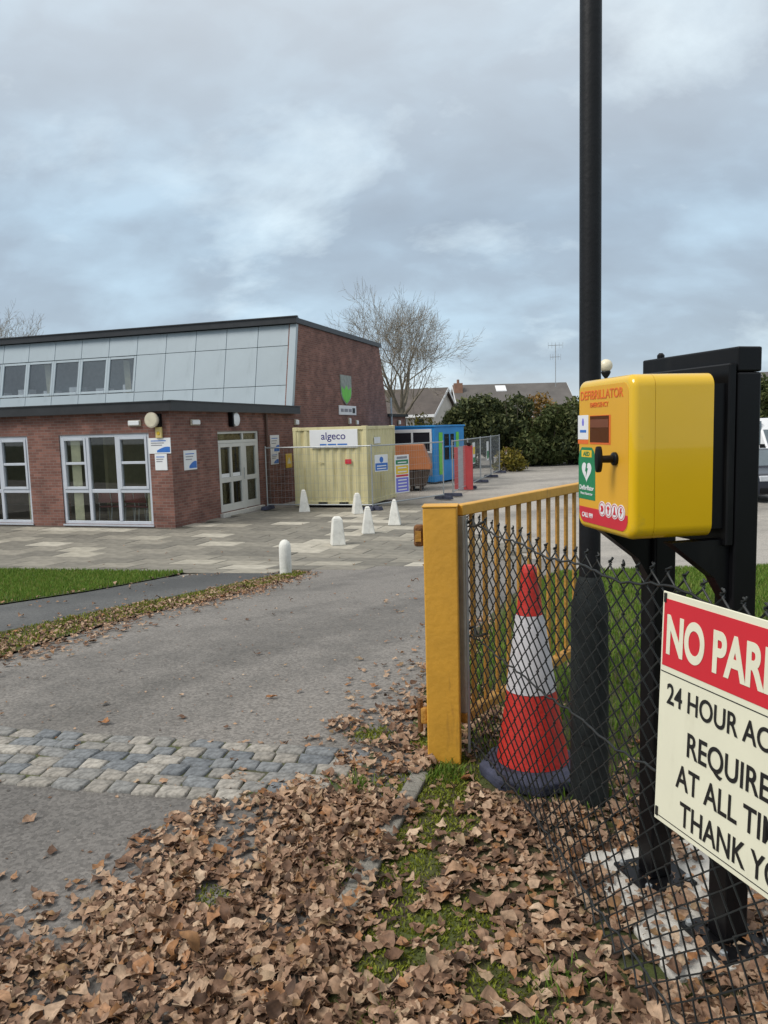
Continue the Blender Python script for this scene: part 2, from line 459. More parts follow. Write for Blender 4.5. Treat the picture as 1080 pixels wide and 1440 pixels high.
class MB:
    """collects shapes, then links them as ONE mesh object"""

    def __init__(self):
        self.v, self.f = [], []

    def add(self, vs, fs):
        o = len(self.v)
        self.v += [tuple(p) for p in vs]
        self.f += [tuple(i + o for i in f) for f in fs]
        return self

    def box(self, x0, x1, y0, y1, z0, z1):
        return self.add([(x0, y0, z0), (x1, y0, z0), (x1, y1, z0), (x0, y1, z0), (x0, y0, z1), (x1, y0, z1), (x1, y1, z1), (x0, y1, z1)],
                        [(0, 3, 2, 1), (4, 5, 6, 7), (0, 1, 5, 4), (1, 2, 6, 5), (2, 3, 7, 6), (3, 0, 4, 7)])

    def hexa(self, b, t):
        """bottom quad and top quad, both counter-clockwise from above"""
        return self.add(list(b) + list(t), [(0, 3, 2, 1), (4, 5, 6, 7), (0, 1, 5, 4), (1, 2, 6, 5), (2, 3, 7, 6), (3, 0, 4, 7)])

    def prism(self, poly, axis, a, b):
        """polygon in the two axes other than AXIS, swept from a to b"""
        n = len(poly)

        def P(p, t):
            if axis == 'x': return (t, p[0], p[1])
            if axis == 'y': return (p[0], t, p[1])
            return (p[0], p[1], t)
        vs = [P(p, a) for p in poly] + [P(p, b) for p in poly]
        fs = [tuple(range(n)), tuple(range(2 * n - 1, n - 1, -1))] + [(i, i + n, (i + 1) % n + n, (i + 1) % n) for i in range(n)]
        return self.add(vs, fs)

    def tube(self, pts, r, n=8, cap=True):
        pts = [Vector(p) for p in pts]
        rs = r if isinstance(r, (list, tuple)) else [r] * len(pts)
        rings = []
        prev = None
        for i, p in enumerate(pts):
            d = (pts[min(i + 1, len(pts) - 1)] - pts[max(i - 1, 0)]).normalized()
            if prev is None:
                ref = Vector((0, 0, 1)) if abs(d.z) < 0.9 else Vector((1, 0, 0))
                x = d.cross(ref).normalized()
            else:
                x = (prev - d * prev.dot(d)).normalized()
            prev = x
            y = d.cross(x)
            rings.append([p + (x * math.cos(2 * math.pi * k / n) + y * math.sin(2 * math.pi * k / n)) * rs[i] for k in range(n)])
        vs = [q for ring in rings for q in ring]
        fs = []
        for i in range(len(pts) - 1):
            for k in range(n):
                k2 = (k + 1) % n
                fs.append((i * n + k, i * n + k2, (i + 1) * n + k2, (i + 1) * n + k))
        if cap:
            fs.append(tuple(range(n - 1, -1, -1)))
            fs.append(tuple((len(pts) - 1) * n + k for k in range(n)))
        return self.add(vs, fs)

    def lathe(self, prof, n=24, c=(0, 0, 0), axis='z'):
        """profile of (radius, height)"""
        vs, fs = [], []
        for r, h in prof:
            for k in range(n):
                a = 2 * math.pi * k / n
                p = (r * math.cos(a), r * math.sin(a), h)
                if axis == 'y': p = (p[0], p[2], p[1])
                if axis == 'x': p = (p[2], p[0], p[1])
                vs.append((p[0] + c[0], p[1] + c[1], p[2] + c[2]))
        m = len(prof)
        for i in range(m - 1):
            for k in range(n):
                k2 = (k + 1) % n
                fs.append((i * n + k, i * n + k2, (i + 1) * n + k2, (i + 1) * n + k))
        fs.append(tuple(range(n - 1, -1, -1)))
        fs.append(tuple((m - 1) * n + k for k in range(n)))
        return self.add(vs, fs)

    def mesh(self, name, m, smooth=False, bevel=0.0, seg=2):
        me = bpy.data.meshes.new(name)
        me.from_pydata(self.v, [], self.f)
        bm = bmesh.new()
        bm.from_mesh(me)
        bmesh.ops.recalc_face_normals(bm, faces=bm.faces)
        if bevel:
            es = [e for e in bm.edges if len(e.link_faces) == 2 and e.calc_face_angle(0) > 0.6]
            bmesh.ops.bevel(bm, geom=es, offset=bevel, segments=seg, profile=0.5, affect='EDGES', clamp_overlap=True)
        bm.to_mesh(me)
        bm.free()
        me.materials.append(m)
        if smooth:
            me.polygons.foreach_set('use_smooth', [True] * len(me.polygons))
            if smooth != 'all':
                me.set_sharp_from_angle(angle=R(40))
        return me

    def build(self, name, m, parent=None, smooth=False, bevel=0.0, seg=2):
        return link(name, self.mesh(name, m, smooth, bevel, seg), parent)


def link(name, me, parent=None, loc=None, rz=None):
    o = bpy.data.objects.new(name, me)
    COL.objects.link(o)
    if parent is not None: o.parent = parent
    if loc is not None: o.location = loc
    if rz is not None: o.rotation_euler = (0, 0, rz)
    return o


def tag(o, label=None, cat=None, group=None, kind=None):
    if label: o['label'] = label
    if cat: o['category'] = cat
    if group: o['group'] = group
    if kind: o['kind'] = kind
    return o


def thing(name, label, cat, loc=(0, 0, 0), rz=0.0, group=None):
    o = bpy.data.objects.new(name, None)
    COL.objects.link(o)
    o.empty_display_size = 0.2
    o.location = loc
    o.rotation_euler = (0, 0, rz)
    return tag(o, label, cat, group)


KIDS = {}


def copy_tree(o, parent=None):
    c = o.copy()
    COL.objects.link(c)
    if parent is not None:
        c.parent = parent
    for ch in list(o.children):
        copy_tree(ch, c)
    return c


def text(name, body, m, parent, loc, cap, width=None, align='CENTER', bold=0.0, rot=(R(90), 0, 0), extrude=0.0004):
    """lettering of capital height CAP, squeezed to WIDTH if given; faces the parent's -Y"""
    cu = bpy.data.curves.new(name, 'FONT')
    cu.body = body
    cu.size = cap / 0.70
    cu.align_x = align
    cu.offset = bold * cap
    cu.extrude = extrude
    cu.materials.append(m)
    tmp = bpy.data.objects.new(name, cu)
    COL.objects.link(tmp)
    bpy.context.view_layer.update()
    me = bpy.data.meshes.new_from_object(tmp.evaluated_get(bpy.context.evaluated_depsgraph_get()))
    d = tmp.dimensions.x
    bpy.data.objects.remove(tmp)
    bpy.data.curves.remove(cu)
    me.name = name
    o = bpy.data.objects.new(name, me)
    COL.objects.link(o)
    if width and d > 0: o.scale = (width / d, 1, 1)
    o.parent = parent
    o.location = loc
    o.rotation_euler = rot
    return o


def fast_mesh(name, verts, faces_flat, nper, m, parent=None, smooth=False):
    """big mesh from numpy: verts (n,3), faces flat index array with nper corners each"""
    me = bpy.data.meshes.new(name)
    nf = len(faces_flat) // nper
    me.vertices.add(len(verts))
    me.vertices.foreach_set('co', np.asarray(verts, dtype=np.float32).ravel())
    me.loops.add(len(faces_flat))
    me.loops.foreach_set('vertex_index', np.asarray(faces_flat, dtype=np.int32))
    me.polygons.add(nf)
    me.polygons.foreach_set('loop_start', np.arange(nf, dtype=np.int32) * nper)
    me.polygons.foreach_set('loop_total', np.full(nf, nper, dtype=np.int32))
    me.update(calc_edges=True)
    me.validate()
    me.materials.append(m)
    if smooth: me.polygons.foreach_set('use_smooth', [True] * nf)
    return link(name, me, parent)


def zg(y):
    s = min(1.0, max(0.0, (y - 4.2) / 11.3))
    return -0.8 * s * s * (3 - 2 * s)


def zgn(y):
    s = np.clip((y - 4.2) / 11.3, 0, 1)
    return -0.8 * s * s * (3 - 2 * s)


KNOTS = [4.2 + 0.35 * i for i in range(34)]


def sheet(name, poly, off, m, kind='structure'):
    """ground sheet following the slope: a polygon cut along the same lines of equal y as every other sheet"""
    bm = bmesh.new()
    vs = [bm.verts.new((x, y, 0)) for x, y in poly]
    bm.faces.new(vs)
    for y in KNOTS:
        bmesh.ops.bisect_plane(bm, geom=bm.verts[:] + bm.edges[:] + bm.faces[:], plane_co=(0, y, 0), plane_no=(0, 1, 0), dist=1e-6)
    for v in bm.verts:
        v.co.z = zk(v.co.y) + off
    bmesh.ops.recalc_face_normals(bm, faces=bm.faces)
    if sum(f.normal.z for f in bm.faces) < 0:
        bmesh.ops.reverse_faces(bm, faces=bm.faces)
    me = bpy.data.meshes.new(name)
    bm.to_mesh(me)
    bm.free()
    me.materials.append(m)
    me.polygons.foreach_set('use_smooth', [True] * len(me.polygons))
    o = link(name, me)
    o['kind'] = kind
    return o


def zk(y):
    """zg, straight between the knots"""
    if y <= KNOTS[0]: return 0.0
    if y >= KNOTS[-1]: return zg(KNOTS[-1])
    i = int((y - KNOTS[0]) / 0.35)
    i = min(i, len(KNOTS) - 2)
    t = (y - KNOTS[i]) / 0.35
    return zg(KNOTS[i]) * (1 - t) + zg(KNOTS[i + 1]) * t


# ------------------------------------------------------------------ ground
sheet('ground', [(-600, -60), (600, -60), (600, 1200), (-600, 1200)], -0.06, MT['soil'])
sheet('car_park', [(-40, 11.4), (90, 10.0), (90, 75), (-40, 75)], -0.030, MT['car_park'])
sheet('driveway', [(-3.9, 3.9), (0.45, 3.4), (0.45, 5.0), (1.2, 7.0), (1.8, 8.6), (2.9, 11.2), (2.9, 13.2), (-1.2, 12.6), (-1.22, 11.5), (-1.86, 8.83), (-2.4, 7.41), (-2.7, 6.42), (-2.92, 5.64), (-3.9, 4.9)], -0.004, MT['asphalt_drive'])
sheet('pavement', [(-14, -4), (0.3, -4), (-0.1, 1.0), (-0.2, 2.0), (0.1, 3.0), (0.30, 3.3), (0.28, 3.64), (-0.12, 3.72), (-0.16, 3.24), (-1.82, 3.43), (-14, 4.9)], 0.0, MT['asphalt_path'])
sheet('side_path', [(-14, 5.6), (-3.9, 5.6), (-3.41, 6.61), (-3.06, 7.3), (-2.48, 8.97), (-1.67, 11.65), (-1.6, 12.0), (-2.9, 12.35), (-3.43, 11.69), (-3.9, 9.81), (-4.39, 8.58), (-14, 7.2)], -0.008, MT['asphalt_dark'])

# building frame: origin at the near brick corner, u to the right along the front wall, w away along the door wall
BO = Vector((-5.41, 19.76, -0.8))
BR = R(-18)
BA = Vector((math.cos(BR), math.sin(BR), 0))
BB = Vector((-math.sin(BR), math.cos(BR), 0))


def bw(u, w, z=0.0):
    return BO + BA * u + BB * w + Vector((0, 0, z))


def uw(x, y):
    d = Vector((x - BO.x, y - BO.y, 0))
    return d.dot(BA), d.dot(BB)


def inside(pt, poly):
    x, y = pt
    c = False
    j = len(poly) - 1
    for i in range(len(poly)):
        xi, yi = poly[i]
        xj, yj = poly[j]
        if (yi > y) != (yj > y) and x < (xj - xi) * (y - yi) / (yj - yi) + xi:
            c = not c
        j = i
    return c


PAVE = [(-14, 15.6), (-6.98, 13.74), (-3.64, 12.5), (-1.82, 12.1), (-0.84, 12.4), (0.6, 12.6), (2.6, 13.0), (2.4, 15.6), (1.7, 18.5), (1.9, 24.0), (-3.2, 24.6), (-5.41, 19.76), (-14, 22.5)]
paving = sheet('paving', PAVE, -0.014, MT['joint'])


def build_slabs():
    rng = random.Random(5)
    mats = MT['slab']
    cells = []
    for i in range(-16, 18):
        for j in range(-14, 12):
            u, w = i * 0.9 + (0.45 if j % 2 else 0.0), j * 0.6
            if u < 0.35 and w > -0.35: continue
            c = bw(u, w)
            if not inside((c.x, c.y), PAVE): continue
            if abs(c.x / c.y) > 0.6: continue
            cells.append((c.y, u, w))
    cells.sort()
    proto = MB().box(-0.443, 0.443, -0.293, 0.293, -0.03, 0.0).mesh('paving_slab', mats, bevel=0.006, seg=1)
    far = MB()
    for k, (_, u, w) in enumerate(cells):
        c = bw(u, w)
        h = 0.35
        slope = (zk(c.y + h) - zk(c.y - h)) / (2 * h)
        z = (zk(c.y + h) + zk(c.y - h)) / 2 + 0.0 + rng.uniform(-0.002, 0.004)
        if k < 300:
            o = link('paving_slab', proto, paving)
            # follow the slope, which falls along world y
            n = Vector((0, -slope, 1)).normalized()
            x = BA - n * BA.dot(n)
            x.normalize()
            y = n.cross(x)
            M = Matrix((x, y, n)).transposed()
            tilt = Matrix.Rotation(rng.uniform(-0.006, 0.006), 3, 'X') @ Matrix.Rotation(rng.uniform(-0.005, 0.005), 3, 'Y')
            o.rotation_euler = (M @ tilt).to_euler()
            o.location = (c.x, c.y, z)
        else:
            q = [bw(u + a, w + b) for a, b in ((-0.443, -0.293), (0.443, -0.293), (0.443, 0.293), (-0.443, 0.293))]
            far.hexa([(p.x, p.y, z - 0.03) for p in q], [(p.x, p.y, z) for p in q])
    if far.v:
        tag(far.build('distant_slabs', ramp_mat('far_concrete_paving', [(0.0, (0.13, 0.115, 0.095)), (0.7, (0.19, 0.17, 0.14)), (0.82, (0.36, 0.33, 0.28)), (1.0, (0.46, 0.43, 0.36))], 'island', 0.8), paving), kind='stuff')


build_slabs()

# band of granite setts across the driveway mouth
SA = Vector((-2.166, 4.12, 0))
SD = (Vector((-0.211, 3.708, 0)) - SA).normalized()
SN = Vector((SD.y, -SD.x, 0))
if SN.y > 0: SN = -SN


def build_setts():
    rng = random.Random(8)
    L0, L1, wd = -1.8, 2.12, 0.62
    q = [SA + SD * L0, SA + SD * L0 + SN * (wd + 0.02), SA + SD * L1 + SN * (wd - 0.08), SA + SD * (L1 + 0.05)]
    strip = sheet('sett_strip', [(p.x, p.y) for p in q], 0.002, MT['sett_joint'])
    rows = 6
    protos = []
    for k in range(12):
        w, d = rng.uniform(0.095, 0.16), 0.094
        def jit(a): return a + rng.uniform(-0.010, 0.010)
        b = [(jit(-w / 2) - 0.002, jit(-d / 2)), (jit(w / 2), jit(-d / 2)), (jit(w / 2), jit(d / 2)), (jit(-w / 2), jit(d / 2))]
        z = rng.uniform(0.006, 0.013)
        me = MB().hexa([(x, y, -0.03) for x, y in b], [(x * 0.97, y * 0.96, z + rng.uniform(-0.004, 0.004)) for x, y in b]).mesh('sett', MT['sett'], bevel=0.006, seg=1, smooth='all')
        protos.append((w, me))
    ang = math.atan2(SD.y, SD.x)
    for r in range(rows):
        t = L0 + rng.uniform(0, 0.1)
        while t < L1 - 0.08 - r * 0.02:
            w, me = rng.choice(protos)
            c = SA + SD * (t + w / 2) + SN * (0.05 + r * 0.102 + rng.uniform(-0.006, 0.006))
            if abs(c.x) < 0.62 * c.y + 0.2:
                o = link('sett', me, strip)
                o.location = (c.x, c.y, 0.004 + rng.uniform(-0.004, 0.004))
                o.rotation_euler = (rng.uniform(-0.03, 0.03), rng.uniform(-0.03, 0.03), ang + rng.uniform(-0.07, 0.07))
            t += w + rng.uniform(0.006, 0.014)


build_setts()

# kerb between the pavement and the verge
KERB = [(-0.62, 0.9), (-0.44, 1.5), (-0.31, 1.95), (-0.22, 2.24), (-0.13, 2.5), (-0.03, 2.86), (0.08, 3.2), (0.17, 3.5)]


def build_kerb():
    k = bpy.data.objects.new('kerb', None)
    COL.objects.link(k)
    k['kind'] = 'structure'
    for i in range(len(KERB) - 1):
        a, b = Vector((*KERB[i], 0)), Vector((*KERB[i + 1], 0))
        d = (b - a).normalized()
        n = Vector((-d.y, d.x, 0)) * 0.04
        a, b = a + d * 0.004, b - d * 0.004
        z = 0.03
        MB().hexa([p - Vector((0, 0, 0.05)) for p in (a - n, b - n, b + n, a + n)][::-1], [p + Vector((0, 0, z)) for p in (a - n, b - n, b + n, a + n)][::-1]).build('kerb_stone', MT['kerb'], k, bevel=0.008)


build_kerb()


def noise2(x, y, seed=0, scale=1.0, octaves=4):
    """cheap smooth value noise on arrays"""
    x = np.asarray(x, float) * scale + seed * 17.3
    y = np.asarray(y, float) * scale + seed * 9.7
    out = np.zeros_like(x)
    amp, tot = 1.0, 0.0
    for o in range(octaves):
        xi, yi = np.floor(x), np.floor(y)
        fx, fy = x - xi, y - yi
        fx, fy = fx * fx * (3 - 2 * fx), fy * fy * (3 - 2 * fy)

        def h(a, b):
            v = np.sin(a * 127.1 + b * 311.7 + o * 74.7) * 43758.5453
            return v - np.floor(v)
        out += amp * ((h(xi, yi) * (1 - fx) + h(xi + 1, yi) * fx) * (1 - fy) + (h(xi, yi + 1) * (1 - fx) + h(xi + 1, yi + 1) * fx) * fy)
        tot += amp
        amp *= 0.5
        x, y = x * 2.03 + 5.1, y * 2.03 + 3.3
    return out / tot


VEDGE = [(-0.60, 0.9), (-0.42, 1.5), (-0.29, 1.95), (-0.20, 2.24), (-0.11, 2.5), (-0.01, 2.86), (0.10, 3.2), (0.17, 3.5), (0.12, 4.0), (0.18, 4.4), (0.27, 4.85), (0.89, 6.67), (1.40, 8.28), (2.31, 10.7)]
_vy = np.array([p[1] for p in VEDGE])
_vx = np.array([p[0] for p in VEDGE])


def verge_x(y):
    return np.interp(y, _vy, _vx)


def verge_z(x, y):
    e = np.clip((x - verge_x(y)) / 0.3, 0, 1)
    far = np.clip((10.7 - y) / 0.5, 0, 1)
    dx, dy = x - 0.646, y - 2.258
    a, b = dx * 0.1701 - dy * 0.9854, dx * 0.9854 + dy * 0.1701
    flat = np.clip(1 - np.maximum(np.maximum(-0.50 - a, a - 0.36), np.maximum(0.0 - b, b - 0.75)) / 0.12, 0, 1)
    cone = np.clip(1 - (np.hypot(x - 0.65, y - 3.37) - 0.3) / 0.1, 0, 1)
    flat = np.maximum(flat, cone)
    return zgn(y) + 0.004 + e * far * (1 - flat) * (0.02 + 0.05 * (noise2(x, y, 3, 1.6) - 0.35))


def moss_amount(x, y):
    n = noise2(x, y, 11, 3.4, 4)
    patch = np.zeros_like(n)
    for cx, cy, r in ((0.10, 3.2, 0.24), (-0.02, 2.55, 0.20), (0.02, 2.85, 0.17), (0.27, 2.85, 0.13), (0.22, 2.27, 0.17), (0.27, 2.0, 0.12), (-0.02, 2.1, 0.13), (0.36, 1.8, 0.14), (0.18, 3.75, 0.12), (-0.62, 2.5, 0.09), (0.05, 2.3, 0.14), (-0.12, 1.75, 0.12), (-0.1, 3.9, 0.12)):
        patch = np.maximum(patch, np.clip(1.25 - np.hypot(x - cx, (y - cy)) / r, 0, 1))
    d = x - verge_x(y)
    band = np.clip(1 - np.abs(d - 0.16) / 0.17, 0, 1) * np.clip((y - 2.15) / 0.2, 0, 1) * np.clip((3.75 - y) / 0.25, 0, 1)
    patch = np.maximum(patch, band * 1.2)
    return np.clip(patch * (0.35 + 1.3 * np.clip(n - 0.15, 0, 1)), 0, 1)


def build_verge():
    ys = np.concatenate([np.arange(0.9, 5, 0.07), np.arange(5, 10.75, 0.16)])
    ts = np.concatenate([np.linspace(0, 0.12, 26), np.linspace(0.13, 1, 30)])
    Y, T = np.meshgrid(ys, ts, indexing='ij')
    X = verge_x(Y) + T * (13.0 - verge_x(Y))
    Z = verge_z(X, Y)
    V = np.stack([X, Y, Z], -1).reshape(-1, 3)
    ny, nt = len(ys), len(ts)
    i = (np.arange(ny - 1)[:, None] * nt + np.arange(nt - 1)[None, :]).ravel()
    F = np.stack([i, i + 1, i + nt + 1, i + nt], -1).ravel()
    m = mat('mossy_soil', (0.045, 0.032, 0.02), 0.95, col2=(0.065, 0.08, 0.018), scale=3.5, bump=0.8, bscale=45, lo=0.42, hi=0.6)
    o = fast_mesh('verge', V, F, 4, m, smooth=True)
    o['kind'] = 'structure'
    # narrow strip and small lawn on the left
    sheet('edge_strip', [(-14, 4.93), (-3.98, 3.72), (-3.9, 4.9), (-2.92, 5.64), (-2.7, 6.42), (-2.4, 7.41), (-1.86, 8.83), (-1.2, 11.6), (-1.6, 12.0), (-1.67, 11.65), (-2.48, 8.97), (-3.06, 7.3), (-3.41, 6.61), (-3.9, 5.6), (-14, 5.6)], 0.012, m)
    sheet('left_lawn', [(-14, 7.2), (-4.39, 8.58), (-3.9, 9.81), (-3.43, 11.69), (-3.3, 12.45), (-6.98, 13.74), (-14, 15.6)], 0.006, mat('turf_soil', (0.04, 0.055, 0.015), 0.95, 0.3, 3))


build_verge()
exec_later = []
# ------------------------------------------------------------------ community building


def build_building():
    B = thing('community_building', 'long two-storey brick hall with pale sloping cladding and black flat-roof edges', 'building', BO, BR)
    # --- lower block walls (hollow, with openings)
    W1 = (-3.48, -0.65, 0.06, 2.46)
    W0 = (-7.36, -4.53, 0.06, 2.46)
    T = 0.3
    f = MB()
    f.box(-30, -7.36, 0, T, -0.05, 3.02)
    f.box(-4.53, -3.48, 0, T, -0.05, 3.02)
    f.box(-0.65, 0, 0, T, -0.05, 3.02)
    for w in (W0, W1):
        f.box(w[0], w[1], 0, T, -0.05, w[2])
        f.box(w[0], w[1], 0, T, w[3], 3.02)
    f.build('front_wall', MT['brick'], B)
    D = (2.35, 4.90, 0.10, 2.45)
    s = MB()
    s.box(-T, 0, T, D[0], -0.05, 3.02)
    s.box(-T, 0, D[1], 7.55, -0.05, 3.02)
    s.box(-T, 0, D[0], D[1], -0.05, D[2])
    s.box(-T, 0, D[0], D[1], D[3], 3.02)
    s.build('side_wall', MT['brick'], B)
    # gable end with both long sides leaning in
    g = MB()
    g.prism([(7.55, -0.05), (18.45, -0.05), (18.45, 3.08), (17.42, 6.16), (8.17, 6.16), (7.55, 3.25)], 'x', -0.3, 0.0)
    g.build('gable_wall', MT['brick'], B)
    r = MB()
    r.box(-8, -0.03, 18.45, 21.6, -0.05, 2.98)
    r.build('rear_wall', MT['brick'], B)
    MB().box(-8.2, 0.1, 18.48, 21.75, 2.985, 3.12).build('rear_roof', MT['fascia'], B)
    # roofs
    MB().box(-30, 0.16, -0.16, 7.7, 3.03, 3.10).build('lower_roof', MT['roof_felt'], B)
    fa = MB()
    fa.box(-30, 0.17, -0.20, -0.162, 3.0, 3.235)
    fa.box(0.162, 0.20, -0.20, 7.75, 3.0, 3.235)
    fa.box(-30, 0.19, -0.23, -0.16, 3.237, 3.265)
    fa.box(0.125, 0.23, -0.23, 7.75, 3.24, 3.268)
    fa.build('lower_fascia', MT['fascia'], B)
    uf = MB()
    uf.box(-30, 0.07, 8.0, 8.20, 6.165, 6.37)
    uf.box(0.0, 0.07, 8.2, 17.55, 6.165, 6.345)
    uf.box(-30, 0.1, 7.96, 8.1, 6.372, 6.41)
    uf.build('upper_fascia', MT['fascia'], B)
    MB().box(-30, -0.02, 8.2, 17.5, 6.17, 6.30).build('upper_roof', MT['roof_felt'], B)
    MB().hexa([(-30, 17.4, 3.0), (-0.3, 17.4, 3.0), (-0.3, 18.4, 3.0), (-30, 18.4, 3.0)], [(-30, 17.0, 6.15), (-0.3, 17.0, 6.15), (-0.3, 17.35, 6.15), (-30, 17.35, 6.15)]).build('rear_cladding', MT['clad'], B)
    # --- sloping cladding
    def cl(z): return 7.56 + (z - 3.28) * 0.2155
    rows = [(3.28, 4.01), (4.01, 5.40), (5.40, 6.15)]
    bk = MB()
    bk.prism([(cl(3.2) + 0.05, 3.11), (cl(3.2) + 0.05 + 0.2, 3.11), (cl(6.15) + 0.2, 6.15), (cl(6.15) + 0.05, 6.15)], 'x', -6.53 - 1.26 * 0, -0.3)
    for (za, zb) in (rows[0], rows[2]):
        bk.prism([(cl(za) + 0.05, za + (0 if za > 4 else -0.17)), (cl(za) + 0.25, za + (0 if za > 4 else -0.17)), (cl(zb) + 0.25, zb), (cl(zb) + 0.05, zb)], 'x', -30, -6.535)
    bk.box(-30, -14.2, 8.1, 8.25, 4.01, 5.4)
    bk.build('cladding_backing', MT['clad_joint'], B)
    proto = {}
    for ri, (za, zb) in enumerate(rows):
        h = zb - za - 0.018
        for k in range(24):
            ua = -0.23 - 1.26 * (k + 1)
            if ri == 1 and 5 <= k <= 10: continue
            if k > 14: continue
            if ri not in proto:
                dz, dw = h, h * 0.2155
                proto[ri] = MB().hexa([(0.009, 0, 0), (1.251, 0, 0), (1.251, 0.04, 0), (0.009, 0.04, 0)], [(0.009, dw, dz), (1.251, dw, dz), (1.251, dw + 0.04, dz), (0.009, dw + 0.04, dz)]).mesh('cladding_panel', MT['clad'], bevel=0.004, seg=1)
            o = link('cladding_panel', proto[ri], B)
            o.location = (ua, cl(za + 0.009), za + 0.009)
    # end post of the cladding
    MB().prism([(cl(3.25) - 0.05, 3.27), (cl(3.25) + 0.12, 3.27), (cl(6.15) + 0.12, 6.15), (cl(6.15) - 0.05, 6.15)], 'x', -0.2375, 0.004).build('cladding_end_trim', MT['clad'], B)
    # --- upper windows
    wz0, wz1 = 4.03, 5.38
    for k in range(5, 11):
        ua = -0.23 - 1.26 * (k + 1)
        fr = MB()
        def bar(u0, u1, z0, z1, t0=-0.015, t1=0.06):
            fr.hexa([(u0, cl(z0) + t0, z0), (u1, cl(z0) + t0, z0), (u1, cl(z0) + t1, z0), (u0, cl(z0) + t1, z0)], [(u0, cl(z1) + t0, z1), (u1, cl(z1) + t0, z1), (u1, cl(z1) + t1, z1), (u0, cl(z1) + t1, z1)])
        bar(ua, ua + 0.10, wz0, wz1); bar(ua + 1.16, ua + 1.26, wz0, wz1)
        bar(ua + 0.102, ua + 1.158, wz0, wz0 + 0.09); bar(ua + 0.102, ua + 1.158, wz1 - 0.09, wz1)
        win = fr.build('upper_window', MT['clad'], B, bevel=0.008, seg=1)
        p = MB(); a, b = wz0 + 0.08, wz1 - 0.08
        p.hexa([(ua + 0.09, cl(a) + 0.025, a), (ua + 1.17, cl(a) + 0.025, a), (ua + 1.17, cl(a) + 0.031, a), (ua + 0.09, cl(a) + 0.031, a)], [(ua + 0.09, cl(b) + 0.025, b), (ua + 1.17, cl(b) + 0.025, b), (ua + 1.17, cl(b) + 0.031, b), (ua + 0.09, cl(b) + 0.031, b)])
        p.build('pane', MT['glass_up'], win)
        if k in (5, 8, 10):
            c = MB()
            x0 = ua + (0.38 if k == 5 else 0.45)
            pts = []
            for i in range(13):
                pts.append((x0 + i * 0.022, 8.45 + (0.03 if i % 2 else -0.03)))
            for i in range(12):
                (xa, ya), (xb, yb) = pts[i], pts[i + 1]
                c.add([(xa, ya, 3.9), (xb, yb, 3.9), (xb - 0.04, yb, 5.4), (xa - 0.04, ya, 5.4)], [(0, 1, 2, 3)])
            c.build('curtain', MT['curtain'], win)
        cb = MB(); cb.box(ua + 0.2, ua + 0.75, 8.5, 8.9, 4.0, 4.28 + 0.1 * (k % 2)).build('storage_box', MT['white'], win)
    # room behind the upper windows
    rm = MB()
    rm.box(-14.4, -6.6, 11.0, 11.1, 3.2, 6.15)
    rm.box(-14.4, -14.2, 8.3, 11.0, 3.2, 6.15)
    rm.box(-6.75, -6.6, 8.3, 11.0, 3.2, 6.15)
    rm.box(-14.2, -6.75, 8.0, 11.0, 3.2, 3.5)
    rm.build('upper_room', mat('upper_room_wall', (0.5, 0.5, 0.48), 0.9), B)
    # --- lower room
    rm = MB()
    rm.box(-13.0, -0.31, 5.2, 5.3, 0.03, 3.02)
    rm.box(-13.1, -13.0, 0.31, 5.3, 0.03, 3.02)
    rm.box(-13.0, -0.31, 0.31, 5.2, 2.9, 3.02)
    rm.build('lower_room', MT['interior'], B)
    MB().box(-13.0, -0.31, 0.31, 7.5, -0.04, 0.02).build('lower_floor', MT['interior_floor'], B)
    # --- ground-floor windows
    for (u0, u1, z0, z1) in (W1, W0):
        y0, y1 = 0.03, 0.12
        fr = MB()
        o = 0.085
        m1, m2 = u0 + 0.89, u0 + 1.81
        fr.box(u0, u0 + o, y0, y1, z0, z1); fr.box(u1 - o, u1, y0, y1, z0, z1)
        fr.box(u0 + o, u1 - o, y0, y1, z1 - o, z1); fr.box(u0 + o, u1 - o, y0, y1, z0, z0 + o)
        for m in (m1, m2):
            fr.box(m - 0.05, m + 0.05, y0 - 0.006, y1 + 0.006, z0 + o, z1 - o)
        tz0, tz1 = 0.90, 1.0
        for a, b in ((u0 + o, m1 - 0.05), (m1 + 0.05, m2 - 0.05), (m2 + 0.05, u1 - o)):
            fr.box(a, b, y0, y1, tz0, tz1)
        win = fr.build('window', MT['upvc'], B, bevel=0.008, seg=1)
        for a, b in ((u0 + o, m1 - 0.05), (m2 + 0.05, u1 - o)):
            c = MB(); k = 0.07; zz0, zz1 = tz1, z1 - o
            c.box(a, a + k, y0 - 0.02, y1, zz0, zz1); c.box(b - k, b, y0 - 0.02, y1, zz0, zz1)
            c.box(a + k, b - k, y0 - 0.02, y1, zz0, zz0 + k); c.box(a + k, b - k, y0 - 0.02, y1, zz1 - k, zz1)
            c.box(a + k, b - k, y0 - 0.01, y1, 1.66, 1.73)
            c.build('casement', MT['upvc'], win, bevel=0.006, seg=1)
        for a, b in ((u0 + o, m1 - 0.05), (m1 + 0.05, m2 - 0.05), (m2 + 0.05, u1 - o)):
            MB().box(a, b, 0.075, 0.081, z0 + o, tz0).build('pane', MT['glass'], win)
            MB().box(a, b, 0.075, 0.081, tz1, z1 - o).build('pane', MT['glass'], win)
        MB().box(u0 - 0.02, u1 + 0.02, -0.035, 0.028, z0 - 0.045, z0 - 0.003).build('sill', MT['upvc'], win)
